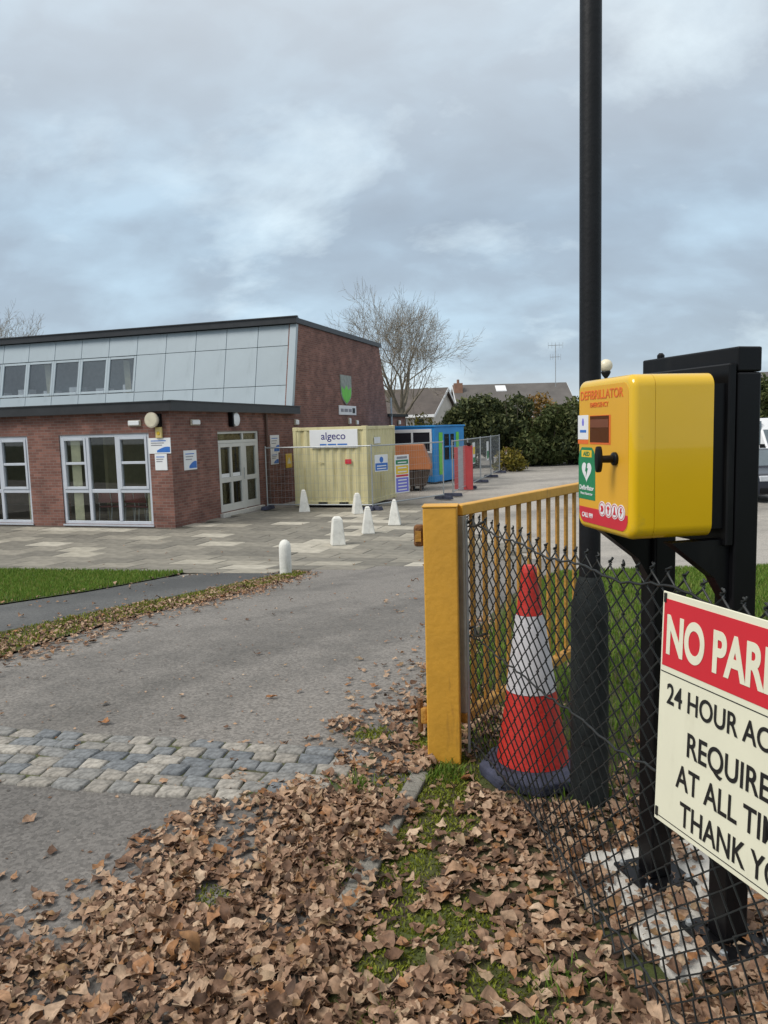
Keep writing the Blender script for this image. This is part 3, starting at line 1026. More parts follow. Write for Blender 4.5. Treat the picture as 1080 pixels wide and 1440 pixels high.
        for cx, wd in ((u0 + 0.40, 0.30), (u1 - 0.16, 0.16)):
            c = MB()
            n = 14
            for i in range(n):
                xa, xb = cx + wd * (i / n - 0.5), cx + wd * ((i + 1) / n - 0.5)
                ya, yb = 0.15 + 0.035 * (i % 2), 0.15 + 0.035 * ((i + 1) % 2)
                c.add([(xa, ya, 0.07), (xb, yb, 0.07), (xb, yb, 2.45), (xa, ya, 2.45)], [(0, 1, 2, 3)])
            c.build('curtain', MT['curtain'], win)
    # --- doors in the side wall (plane u = 0, doors set back a little)
    x0, x1 = -0.12, -0.04
    fr = MB()
    d0, d1, dz0, dz1 = D
    fr.box(x0, x1, d0, d0 + 0.08, dz0, dz1); fr.box(x0, x1, d1 - 0.08, d1, dz0, dz1)
    fr.box(x0, x1, d0 + 0.08, d1 - 0.08, dz1 - 0.07, dz1); fr.box(x0, x1, d0 + 0.08, d1 - 0.08, 2.10, 2.19)
    fr.box(x0 - 0.01, x1 + 0.01, 3.86, 3.97, dz0, 2.10); fr.box(x0, x1, 3.88, 3.95, 2.19, dz1 - 0.07)
    dfr = fr.build('door_frame', MT['door_white'], B, bevel=0.008, seg=1)
    MB().box(-0.083, -0.077, d0 + 0.08, 3.88, 2.19, dz1 - 0.07).build('pane', MT['glass'], dfr)
    MB().box(-0.083, -0.077, 3.95, d1 - 0.08, 2.19, dz1 - 0.07).build('pane', MT['glass'], dfr)
    for a, b, mull in ((d0 + 0.083, 3.857, 3.15), (3.973, d1 - 0.083, None)):
        lf = MB(); k = 0.11
        lf.box(x0 + 0.005, x1 + 0.006, a, a + k, dz0 + 0.012, 2.095); lf.box(x0 + 0.005, x1 + 0.006, b - k, b, dz0 + 0.012, 2.095)
        for z in ((dz0 + 0.012, 0.32), (0.96, 1.10), (1.99, 2.095)):
            if mull:
                lf.box(x0 + 0.005, x1 + 0.003, a + k, mull - 0.05, *z); lf.box(x0 + 0.005, x1 + 0.003, mull + 0.05, b - k, *z)
            else:
                lf.box(x0 + 0.005, x1 + 0.003, a + k, b - k, *z)
        if mull: lf.box(x0 + 0.005, x1 + 0.006, mull - 0.05, mull + 0.05, dz0 + 0.012, 2.095)
        leaf = lf.build('door', MT['door_white'], B, bevel=0.006, seg=1)
        cols = ((a + k, mull - 0.05), (mull + 0.05, b - k)) if mull else ((a + k, b - k),)
        for ca, cb_ in cols:
            MB().box(-0.083, -0.077, ca, cb_, 0.32, 0.96).build('pane', MT['glass'], leaf)
            MB().box(-0.083, -0.077, ca, cb_, 1.10, 1.99).build('pane', MT['glass'], leaf)
        if mull:
            MB().tube([(0.03, b - 0.055, 1.0), (0.03, b - 0.055, 1.35)], 0.014).build('handle', MT['galv'], leaf)
            for ca, cb_ in cols:
                MB().box(-0.074, -0.070, ca + 0.05, cb_ - 0.04, 1.11, 1.22).build('paper_notice', MT['white'], leaf)
    c = MB()
    for i in range(16):
        ya, yb = 4.05 + i * 0.045, 4.05 + (i + 1) * 0.045
        xa, xb = -0.17 - 0.04 * (i % 2), -0.17 - 0.04 * ((i + 1) % 2)
        c.add([(xa, ya, 0.1), (xb, yb, 0.1), (xb, yb, 2.42), (xa, ya, 2.42)], [(0, 1, 2, 3)])
    c.build('door_curtain', MT['curtain'], B)
    MB().box(-0.30, 0.10, d0 - 0.05, d1 + 0.05, -0.03, 0.095).build('door_step', MT['concrete'], B, bevel=0.01)
    # lobby behind the doors
    lb = MB()
    lb.box(-3.0, -2.9, 1.2, 7.4, 0.03, 2.9); lb.box(-2.9, -0.31, 5.305, 5.4, 0.03, 2.9)
    lb.build('lobby_wall', mat('lobby_paint', (0.34, 0.29, 0.17), 0.9), B)
    # drainpipes
    MB().tube([(0.07, 5.33, 0.0), (0.07, 5.33, 2.98)], 0.045, 10).build('drainpipe', MT['pipe_brown'], B, smooth=True)
    MB().tube([(0.06, 18.9, -0.0), (0.06, 18.9, 3.9)], 0.05, 10).build('soil_pipe', MT['galv'], B, smooth=True)
    # shield emblem on the gable
    sh = MB()
    poly = [(12.83 + 1.65 * (y - 12.83), z) for y, z in ((12.45, 4.62), (12.45, 3.95), (12.5, 3.75), (12.62, 3.58), (12.83, 3.42), (13.04, 3.58), (13.16, 3.75), (13.21, 3.95), (13.21, 4.62))]
    sh.prism(poly, 'x', 0.002, 0.035)
    em = sh.build('shield_emblem', mat('grey_green_shield', (0.27, 0.30, 0.27), 0.6, 0.3, 6), B)
    lo = MB().prism([(12.83 + 1.65 * (y - 12.83), z) for y, z in ((12.50, 3.98), (12.53, 3.78), (12.64, 3.63), (12.83, 3.48), (13.02, 3.63), (13.13, 3.78), (13.16, 3.98), (13.16, 4.16), (12.98, 4.02), (12.83, 4.22), (12.68, 4.02), (12.5, 4.16))], 'x', 0.036, 0.045)
    lo.build('green_field', MT['lime'], em)
    return B


build_building()


def wall_item(name, label, cat, u, w, z, face, group=None):
    """an Empty on the wall whose local -Y looks away from the wall"""
    p = bw(u, w, z)
    rz = BR if face == 'front' else BR + R(90)
    return thing(name, label, cat, p, rz, group)


def bulkhead(label, u, w, z, face, wd=0.38, h=0.16):
    t = wall_item('bulkhead_light', label, 'wall light', u, w, z, face, 'small lights fixed on the brick walls')
    MB().box(-wd / 2, wd / 2, -0.05, -0.002, -h / 2, h / 2).build('light_body', MT['beige_metal'], t, bevel=0.012)
    MB().box(-wd / 2 + 0.02, wd / 2 - 0.02, -0.09, -0.051, -h / 2 + 0.02, h / 2 - 0.02).build('diffuser', MT['white'], t, bevel=0.02)


bulkhead('white bulkhead light above the curtained ground-floor window', -1.03, 0, 2.72, 'front')
bulkhead('white bulkhead light high on the door wall near the brick corner', 0, 1.15, 2.71, 'side', 0.42)
bulkhead('small white lamp at the foot of the gable left end above the cream container', 0, 7.75, 2.71, 'side', 0.3, 0.2)
bulkhead('left one of two small lamps under the white gable plaque', 0, 13.1, 2.76, 'side', 0.22, 0.26)
bulkhead('right one of two small lamps under the white gable plaque', 0, 14.0, 2.70, 'side', 0.26, 0.2)
bulkhead('small lamp on the low rear wall past the gable', 0.0, 20.3, 2.70, 'side', 0.3, 0.22)

t = wall_item('floodlight', 'round beige and black floodlight at the brick corner under the roof edge', 'floodlight', -0.42, 0, 2.78, 'front')
MB().lathe([(0.10, -0.2), (0.19, -0.2), (0.205, -0.17), (0.16, -0.04), (0.05, 0)], 20, axis='y').build('lamp_housing', MT['beige_metal'], t, smooth=True)
MB().lathe([(0.165, -0.208), (0.17, -0.203), (0.17, -0.202)], 20, axis='y').build('lens', mat('pale_lens', (0.6, 0.55, 0.42), 0.2), t)
MB().box(0.12, 0.2, -0.1, -0.002, -0.16, 0.16).build('bracket', MT['black_metal'], t, bevel=0.01)
t = wall_item('alarm_box', 'small yellow alarm box under the round floodlight', 'alarm box', -0.31, 0, 2.46, 'front')
MB().box(-0.09, 0.09, -0.07, -0.002, -0.14, 0.14).build('case', mat('pale_yellow_plastic', (0.7, 0.55, 0.22), 0.5), t, bevel=0.015)
MB().lathe([(0.04, -0.085), (0.05, -0.071), (0.05, -0.069)], 16, c=(0, 0, -0.02), axis='y').build('strobe', MT['yellow_print'], t)
t = wall_item('door_lamp', 'white oval lamp with black side over the double doors', 'wall light', 0, 3.3, 2.80, 'side')
MB().lathe([(0.14, -0.14), (0.2, -0.12), (0.22, -0.06), (0.2, -0.002)], 20, axis='y').build('diffuser', MT['white'], t, smooth=True)
MB().box(-0.30, -0.215, -0.16, -0.002, -0.22, 0.22).build('sensor_box', MT['black_metal'], t, bevel=0.02)


def notice(label, u, w, z, face, wd, h, swoosh=True):
    t = wall_item('notice_board', label, 'sign', u, w, z, face, 'white and blue notices on the brick walls')
    MB().box(-wd / 2, wd / 2, -0.02, -0.002, -h / 2, h / 2).build('board', MT['white'], t, bevel=0.003, seg=1)
    for i in range(3):
        zz = h * (0.32 - 0.14 * i)
        MB().box(-wd * 0.38, wd * (0.3 - 0.09 * i), -0.0225, -0.0205, zz - 0.012, zz + 0.012).build('text_line', MT['blue'] if i == 0 else MT['grey_panel'], t)
    if swoosh:
        n = 8
        top = [(wd * (-0.12 + 0.59 * i / n), h * (-0.30 + 0.24 * math.sin(math.pi * 0.62 * i / n))) for i in range(n + 1)]
        poly = [(x, z) for x, z in top] + [(wd * 0.47, -h * 0.42), (wd * -0.12, -h * 0.42)]
        MB().prism(poly, 'y', -0.023, -0.0205).build('blue_wave', MT['blue'], t)
    return t


notice('wide white notice with blue wave on the front wall beside the brick corner', -0.33, 0, 2.12, 'front', 0.66, 0.40)
notice('plain white notice under the wide one beside the brick corner', -0.31, 0, 1.70, 'front', 0.36, 0.42, False)
notice('white notice with blue wave alone on the door wall left of the doors', 0, 0.85, 1.71, 'side', 0.62, 0.52)
notice('tall white notice, upper of the pair right of the double doors', 0, 6.0, 2.0, 'side', 0.66, 0.58)
notice('small white notice, lower of the pair right of the double doors', 0, 5.95, 1.52, 'side', 0.56, 0.38)
t = wall_item('warning_notice', 'yellow square notice on brick beside the cream container', 'sign', 0, 7.05, 1.40, 'side')
MB().box(-0.24, 0.24, -0.02, -0.002, -0.24, 0.24).build('board', MT['yellow_print'], t)
MB().prism([(-0.14, -0.1), (0.14, -0.1), (0, 0.13)], 'y', -0.023, -0.0205).build('warning_triangle', MT['cream_sign'], t)
t = wall_item('gable_plaque', 'white plaque with dark lettering on the gable below the green shield', 'sign', 0, 12.95, 3.20, 'side')
MB().box(-1.0, 1.0, -0.04, -0.002, -0.19, 0.19).build('board', MT['white'], t, bevel=0.01)
for i, (a, b) in enumerate(((-0.84, -0.52), (-0.44, -0.02), (0.06, 0.42))):
    MB().box(a, b, -0.044, -0.041, -0.07, 0.06).build('text_line', MT['grey_panel'], t)
MB().box(0.52, 0.84, -0.045, -0.041, -0.11, 0.1).build('dark_badge', MT['ink'], t)


def build_chairs():
    t = thing('stacking_chair', 'maroon metal-legged chair behind the glass, leftmost of the row in the curtained window', 'chair', bw(-2.55, 0.75, 0.02), BR + R(180), 'chairs in a row behind the ground-floor window')
    sb = MB(); sb.box(-0.22, 0.22, -0.22, 0.2, 0.43, 0.48); sb.build('seat', MT['chair_red'], t, bevel=0.02)
    MB().box(-0.21, 0.21, 0.19, 0.23, 0.56, 0.86).build('backrest', MT['chair_red'], t, bevel=0.02)
    for sx in (-0.2, 0.2):
        MB().tube([(sx, 0.24, 0.0), (sx, 0.18, 0.44), (sx, 0.235, 0.85)], 0.014).build('leg', MT['galv'], t)
        MB().tube([(sx, -0.22, 0.0), (sx, -0.19, 0.44)], 0.014).build('leg', MT['galv'], t)
    labs = ['maroon metal-legged chair behind the glass, second from the left in the curtained window', 'maroon metal-legged chair behind the glass, middle of the row in the curtained window', 'maroon metal-legged chair behind the glass, fourth from the left in the curtained window', 'maroon chair behind the glass, rightmost of the row in the curtained window']
    for i, l in enumerate(labs):
        c = copy_tree(t)
        c['label'] = l
        c.location = bw(-2.14 + i * 0.37, 0.75 + 0.08 * (i % 2), 0.02)
        c.rotation_euler = (0, 0, BR + R(180 + (-8, 6, -4, 9)[i]))


build_chairs()

# ------------------------------------------------------------------ cream container in front of the gable


def corrugated(y0, x0, x1, z0, z1, pitch=0.28, depth=0.036, axis='y', flip=1):
    m = MB()
    prof = []
    n = max(1, round((x1 - x0) / pitch))
    p = (x1 - x0) / n
    for i in range(n):
        a = x0 + i * p
        prof += [(a, 0), (a + p * 0.26, 0), (a + p * 0.5, depth), (a + p * 0.76, depth)]
    prof.append((x1, 0))
    vs, fs = [], []
    for (x, d) in prof:
        for z in (z0, z1):
            vs.append((x, y0 + d * flip, z) if axis == 'y' else (y0 + d * flip, x, z))
    for i in range(len(prof) - 1):
        fs.append((2 * i, 2 * i + 2, 2 * i + 3, 2 * i + 1))
    return m.add(vs, fs)


def build_container():
    n = Vector((-0.47, 23.4, -0.8))
    t = thing('storage_container', 'cream corrugated steel storage container standing before the brick gable', 'container', n, BR)
    W, Ln, H = 2.44, 2.95, 2.50
    z0 = 0.08
    fr = MB()
    for x in (-W, -0.11):
        for y in (0, Ln - 0.11):
            fr.box(x, x + 0.11, y, y + 0.11, z0, H)
    for z in ((z0, z0 + 0.13), (H - 0.10, H)):
        for y in (0.008, Ln - 0.118):
            fr.box(-W + 0.11, -0.11, y, y + 0.1, *z)
        for x in (-W + 0.008, -0.108):
            fr.box(x, x + 0.1, 0.11, Ln - 0.11, *z)
    fr.build('frame', MT['cont'], t, bevel=0.008, seg=1)
    corrugated(0.02, -W + 0.11, -0.11, z0 + 0.13, H - 0.1).build('front_panel', MT['cont'], t)
    corrugated(Ln - 0.02, -W + 0.11, -0.11, z0 + 0.13, H - 0.1, flip=-1).build('rear_panel', MT['cont'], t)
    corrugated(-0.02, 0.11, Ln - 0.11, z0 + 0.13, H - 0.1, axis='x', flip=-1).build('side_panel', MT['cont'], t)
    corrugated(-W + 0.02, 0.11, Ln - 0.11, z0 + 0.13, H - 0.1, axis='x').build('side_panel', MT['cont'], t)
    MB().box(-W + 0.1, -0.1, 0.1, Ln - 0.1, H - 0.05, H - 0.02).build('roof', MT['cont'], t)
    MB().box(-W + 0.1, -0.1, 0.1, Ln - 0.1, z0 + 0.02, z0 + 0.1).build('floor', MT['skip_dark'], t)
    for x in (-W - 0.004, -0.166):
        for y in (-0.004, Ln - 0.166):
            for z in (z0 - 0.03, H - 0.11):
                MB().box(x, x + 0.17, y, y + 0.17, z, z + 0.12).build('corner_casting', MT['cont'], t, bevel=0.01, seg=1)
    fp = MB()
    for x in (-1.65, -0.95):
        fp.box(x, x + 0.3, -0.003, 0.02, z0 + 0.02, z0 + 0.1)
    fp.build('fork_pocket', MT['ink'], t)
    # board with the hire firm's name
    bn = MB().box(-1.86, -0.28, -0.03, -0.006, 1.86, 2.42).build('banner', MT['white'], t, bevel=0.004, seg=1)
    text('banner_lettering', 'algeco', MT['navy'], bn, (-1.07, -0.032, 2.12), 0.22, 0.80, bold=0.012)
    for x0, x1 in ((-1.52, -1.30), (-1.26, -0.98), (-0.94, -0.62)):
        MB().box(x0, x1, -0.0325, -0.0305, 1.94, 1.985).build('small_print', MT['blue'], bn)
    MB().box(-0.72, -0.52, 0.0, 0.018, 1.36, 1.50).build('red_label', MT['red_print'], t)
    MB().tube([(-1.62, 0.0, 1.40), (-1.52, -0.03, 1.43), (-1.42, 0.0, 1.40)], 0.015, 6).build('lock_handle', MT['cont'], t)
    MB().box(0.0, 0.016, 0.7, 1.3, 1.95, 2.15).build('side_label', MT['white'], t)


build_container()

# ------------------------------------------------------------------ temporary mesh fence panels


def fence_panel(label, a, b, h=1.93, feet=True):
    a, b = Vector((*a, -0.8)), Vector((*b, -0.8))
    d = b - a
    Ln = d.length
    t = thing('mesh_fence_panel', label, 'fence panel', a, math.atan2(d.y, d.x), 'temporary mesh fence panels')
    f = MB()
    r = 0.021
    f.tube([(0, 0, 0.05), (0, 0, h + 0.03)], r, 8); f.tube([(Ln, 0, 0.05), (Ln, 0, h + 0.03)], r, 8)
    f.tube([(0, 0, h - 0.02), (Ln, 0, h - 0.02)], r, 8); f.tube([(0, 0, 0.15), (Ln, 0, 0.15)], r, 8)
    f.build('frame', MT['galv'], t, smooth=True)
    m = MB()
    n = int(Ln / 0.12)
    for i in range(1, n):
        x = i * Ln / n
        m.add([(x - .0025, -.0025, 0.15), (x + .0025, -.0025, 0.15), (x + .0025, -.0025, h - 0.02), (x - .0025, -.0025, h - 0.02)], [(0, 1, 2, 3)])
        m.add([(x, -.005, 0.15), (x, 0.0, 0.15), (x, 0.0, h - 0.02), (x, -.005, h - 0.02)], [(0, 1, 2, 3)])
    for k in range(1, 8):
        z = 0.15 + (h - 0.17) * k / 8
        m.box(0, Ln, 0.0, 0.004, z - .0022, z + .0022)
    m.build('wire_mesh', MT['galv'], t)
    if feet:
        for x in (0, Ln):
            MB().hexa([(x - 0.1, -0.34, 0), (x + 0.1, -0.34, 0), (x + 0.1, 0.34, 0), (x - 0.1, 0.34, 0)], [(x - 0.08, -0.3, 0.11), (x + 0.08, -0.3, 0.11), (x + 0.08, 0.3, 0.11), (x - 0.08, 0.3, 0.11)]).build('foot', MT['cone_base'], t, bevel=0.015)
    return t


PA, PB_, PC = (-3.62, 23.85), (-0.33, 22.85), (2.02, 25.7)
fence_panel('mesh fence panel across the front of the cream container', PA, PB_)
fence_panel('mesh fence panel beside the container with two safety signs on it', PB_, PC)
C0, C1 = Vector((2.42, 26.7)), Vector((6.0, 39.4))
for i, lab in enumerate(('nearest panel of the fence run receding past the red board', 'second panel of the fence run receding past the red board', 'third panel of the fence run receding towards the hedge', 'last panel of the fence run ending near the yellow bush')):
    a, b = C0.lerp(C1, i / 4), C0.lerp(C1, (i + 1) / 4 - 0.006)
    fence_panel(lab, a, b)


def fence_sign(name, label, s, z0, z1, wd, p0, p1, bands, x=0.0):
    a, b = Vector((*p0, -0.8)), Vector((*p1, -0.8))
    d = (b - a).normalized()
    c = a + d * s
    t = thing(name, label, 'sign', (c.x, c.y, -0.8), math.atan2(d.y, d.x), 'safety signs tied to the mesh fence')
    MB().box(-wd / 2, wd / 2, -0.034, -0.024, z0, z1).build('board', MT['white'], t, bevel=0.004, seg=1)
    H = z1 - z0
    for (fa, fb, inset, m) in bands:
        MB().box(-wd / 2 + inset, wd / 2 - inset, -0.037, -0.035, z0 + fa * H, z0 + fb * H).build('print_band', m, t)
    return t


bl = fence_sign('safety_sign', 'white sign with blue band tied to the fence beside the container corner', 0.42, 1.13, 1.63, 0.62, PB_, PC, [(0.06, 0.5, 0.02, MT['blue'])])
MB().lathe([(0.09, -0.037), (0.09, -0.035)], 20, c=(0, 0, 1.48), axis='y').build('mandatory_disc', MT['blue'], bl)
for i in range(2):
    MB().box(-0.22, 0.22, -0.040, -0.038, 1.20 + i * 0.08, 1.23 + i * 0.08).build('text_line', MT['white'], bl)
ms = fence_sign('site_safety_board', 'tall site safety board with yellow, red and violet bands in front of the orange skip', 1.42, 0.40, 1.58, 0.72, PB_, PC,
                [(0.03, 0.40, 0.05, MT['violet']), (0.43, 0.48, 0.05, MT['red_print']), (0.50, 0.72, 0.05, MT['yellow_print']), (0.755, 0.87, 0.05, MT['green']), (0.90, 0.96, 0.1, MT['grey_panel'])])
for zz in (0.50, 0.60, 0.70, 0.80, 1.06, 1.18, 1.35):
    MB().box(-0.22, 0.22, -0.0405, -0.038, zz - 0.018, zz + 0.018).build('text_line', MT['white'], ms)
fence_sign('green_notice', 'white and green notice on the fence just past the red board', 4.6, 0.9, 1.75, 0.6, C0, C1, [(0.05, 0.3, 0.04, MT['green']), (0.45, 0.8, 0.06, MT['yellow_print'])])
fence_sign('far_notice', 'pale notice on the third receding fence panel', 8.6, 0.85, 1.7, 0.6, C0, C1, [(0.1, 0.5, 0.05, MT['green'])])

# red board standing behind the nearest receding panel
t = thing('red_barrier_board', 'upright red folding board standing behind the mesh fence', 'barrier', (3.1, 29.3, -0.8), R(-20))
MB().box(-0.02, 0.34, -0.03, 0.03, 0.0, 1.68).build('bright_panel', MT['red_panel'], t, bevel=0.01)
MB().hexa([(-0.46, 0.28, 0), (-0.24, 0.06, 0), (-0.21, 0.11, 0), (-0.43, 0.33, 0)], [(-0.46, 0.28, 1.62), (-0.24, 0.06, 1.62), (-0.21, 0.11, 1.62), (-0.43, 0.33, 1.62)]).build('angled_panel', MT['red_panel'], t)
MB().box(-0.235, -0.03, 0.0, 0.05, 0.0, 1.66).build('grey_strip', MT['grey_panel'], t)
MB().lathe([(0.06, 1.68), (0.09, 1.72), (0.07, 1.8)], 12, c=(0.2, 0, 0)).build('fence_clamp', MT['black_metal'], t, smooth=True)  # dark knob stands for the fence clamp above the board, no lamp

# orange lidded skip
t = thing('lidded_skip', 'orange-lidded dark brown waste skip behind the mesh fence', 'skip', (0.55, 29.6, -0.8), R(-6))
MB().prism([(-1.1, 0.80), (1.30, 0.80), (1.30, 0.92), (0.98, 1.76), (-1.1, 1.76)], 'y', 0, 1.5).build('lid', MT['skip_orange'], t, bevel=0.02)
MB().prism([(-1.05, 0.80), (1.24, 0.80), (1.08, 0.16), (-0.9, 0.16)], 'y', 0.05, 1.45).build('body', MT['skip_dark'], t, bevel=0.01)
for x in (-0.8, -0.3, 0.2, 0.55, 0.9):
    MB().box(x - 0.05, x + 0.05, 0.02, 1.48, 0.0, 0.158).build('skid', MT['skip_dark'], t)
    MB().box(x - 0.04, x + 0.04, 0.0, 0.048, 0.16, 0.79).build('rib', MT['skip_dark'], t)

# blue site cabin with lime stripes


def build_cabin():
    t = thing('blue_cabin', 'bright blue site cabin with lime green stripes on its end', 'cabin', (2.24, 33.0, -0.8), R(-30))
    H, W, Ln = 2.42, 6.0, 3.1
    b = MB()
    b.box(-W, 0, 0, Ln, 0.05, H)
    b.build('body', MT['cabin_blue'], t, bevel=0.02)
    MB().box(-W - 0.05, 0.05, -0.05, Ln + 0.05, H + 0.003, H + 0.08).build('roof', MT['cabin_blue'], t, bevel=0.01)
    f = MB()
    f.box(-W + 0.2, -0.12, -0.05, -0.002, H - 0.22, H - 0.08)
    f.box(-W + 0.2, -0.12, -0.05, -0.002, 1.30, 1.40)
    for x in (-5.6, -4.4, -3.2, -2.0, -1.1, -0.2):
        f.box(x, x + 0.09, -0.052, -0.002, 1.40, H - 0.22)
    f.build('window_frame', MT['white'], t)
    MB().box(-W + 0.2, -0.12, -0.03, -0.001, 1.405, H - 0.225).build('window', MT['dark_glass'], t)
    MB().box(-0.9, -0.12, -0.025, -0.001, 0.35, 1.29).build('dark_panel', MT['grey_panel'], t)
    for y0, y1, z0, z1 in ((0.42, 0.78, 0.35, 2.18), (2.2, 2.5, 1.0, 2.18)):
        MB().box(0.001, 0.02, y0, y1, z0, z1).build('lime_stripe', MT['lime'], t)
    MB().box(0.001, 0.022, 0.98, 1.95, 0.98, 2.1).build('end_window', MT['dark_glass'], t)
    g = MB()
    g.box(0.002, 0.04, 1.42, 1.52, 0.98, 2.1); g.box(0.002, 0.038, 0.98, 1.42, 1.52, 1.58); g.box(0.002, 0.038, 1.52, 1.95, 1.52, 1.58)
    g.build('end_window_bar', MT['cabin_blue'], t)


build_cabin()

# ------------------------------------------------------------------ bollards


def tapered_bollard(label, x, y, h=0.6, wb=0.145, wt=0.07, rz=0.0, lean=0.0):
    z = zk(y)
    t = thing('bollard', label, 'bollard', (x, y, z), rz, 'white concrete bollards along the paving edge')
    m = MB()
    def q(w, zz): return [(-w, -w, zz), (w, -w, zz), (w, w, zz), (-w, w, zz)]
    m.hexa(q(wb, 0), q(wt, h - 0.05))
    m.build('shaft', MT['white_paint'], t, bevel=0.02)
    m = MB(); m.hexa(q(wt * 0.97, h - 0.049), q(wt * 0.55, h)); m.build('cap', MT['white_paint'], t, bevel=0.012)
    t.rotation_euler = (lean, -lean * 0.5, rz)
    return t


y = 11.61
t = thing('bollard', 'round-topped white bollard nearest the driveway, ahead of the leaf strip tip', 'bollard', (-1.53, y, zk(y)), 0, 'white concrete bollards along the paving edge')
MB().lathe([(0.092, -0.02), (0.092, 0.40), (0.088, 0.455), (0.07, 0.505), (0.035, 0.535), (0.005, 0.542)], 24).build('shaft', MT['white_paint'], t, smooth=True)
MB().lathe([(0.12, -0.02), (0.115, 0.012), (0.095, 0.02)], 24).build('base_ring', MT['joint'], t)
tapered_bollard('broad weathered white bollard, second along from the round-topped one', -0.99, 16.01, 0.6, 0.15, 0.10, 0.2)
tapered_bollard('white tapered bollard, tallest-looking of the middle pair, left of the yellow post', -0.38, 17.66, 0.63, 0.15, 0.065, 0.1)
tapered_bollard('white tapered bollard nearest to the yellow gate post', 0.26, 19.12, 0.64, 0.16, 0.055, -0.1)
tapered_bollard('far white bollard before the right end of the cream container front', -0.76, 21.9, 0.6, 0.15, 0.075, 0.3)
tapered_bollard('far white bollard before the left corner of the cream container', -2.38, 22.9, 0.66, 0.17, 0.07, 0.1, 0.04)

# ------------------------------------------------------------------ ochre gate


def build_gate():
    p = thing('gate_post', 'thick ochre painted square steel gate post', 'gate post', (0.262, 3.545, 0), R(-8))
    b = MB(); b.box(-0.078, 0.078, -0.06, 0.06, -0.05, 1.235); b.build('post', MT['ochre'], p, bevel=0.006, seg=2)
    MB().box(-0.082, 0.082, -0.064, 0.064, 1.2355, 1.243).build('cap_plate', MT['ochre'], p, bevel=0.002, seg=1)
    lt = MB(); lt.box(-0.125, -0.0785, -0.03, 0.03, 1.05, 1.15); lt.build('latch_keep', MT['rust'], p, bevel=0.012)
    MB().box(-0.118, -0.09, -0.036, -0.0305, 1.075, 1.125).build('latch_plate', MT['ochre_old'], p)
    MB().box(-0.112, -0.0785, -0.02, 0.02, 0.19, 0.27).build('lower_keep', MT['ochre_old'], p, bevel=0.01)
    MB().tube([(-0.115, 0, 0.15), (-0.115, 0, 0.31)], 0.013, 8).build('hinge_pin', MT['rust'], p)
    a = Vector((0.36, 3.60, 0)); d = Vector((0.79, 1.05, 0)).normalized()
    g = thing('picket_gate', 'open ochre steel gate leaf with vertical pickets behind the chain-link fence', 'gate', a, math.atan2(d.y, d.x))
    L = 1.62
    MB().box(-0.02, L, -0.025, 0.025, 1.185, 1.237).build('top_rail', MT['ochre'], g, bevel=0.004, seg=1)
    MB().box(-0.02, L, -0.025, 0.025, 0.175, 0.225).build('bottom_rail', MT['ochre_old'], g, bevel=0.004, seg=1)
    MB().box(L - 0.05, L, -0.024, 0.024, 0.2255, 1.1845).build('end_stile', MT['ochre_old'], g, bevel=0.004, seg=1)
    MB().box(-0.02, 0.02, -0.024, 0.024, 0.2255, 1.1845).build('hinge_stile', mat('pale_worn_steel', (0.34, 0.31, 0.26), 0.6, 0.25, 12), g, bevel=0.004, seg=1)
    me = MB().box(-0.017, 0.017, -0.007, 0.007, 0.2255, 1.1845).mesh('picket', MT['ochre_old'], bevel=0.002, seg=1)
    for i in range(12):
        o = link('picket', me, g)
        o.location = (0.105 + i * 0.123, 0, 0)
    return g


build_gate()

# ------------------------------------------------------------------ chain-link fence


def fence_xy(y, z):
    x = 0.385 + (3.58 - y) * 0.250
    k = max(0.0, 1 - z / 1.1)
    b = max(0.0, (2.95 - y)) / 0.9 * 0.12
    return x - min(b, 0.22) * k ** 2.6


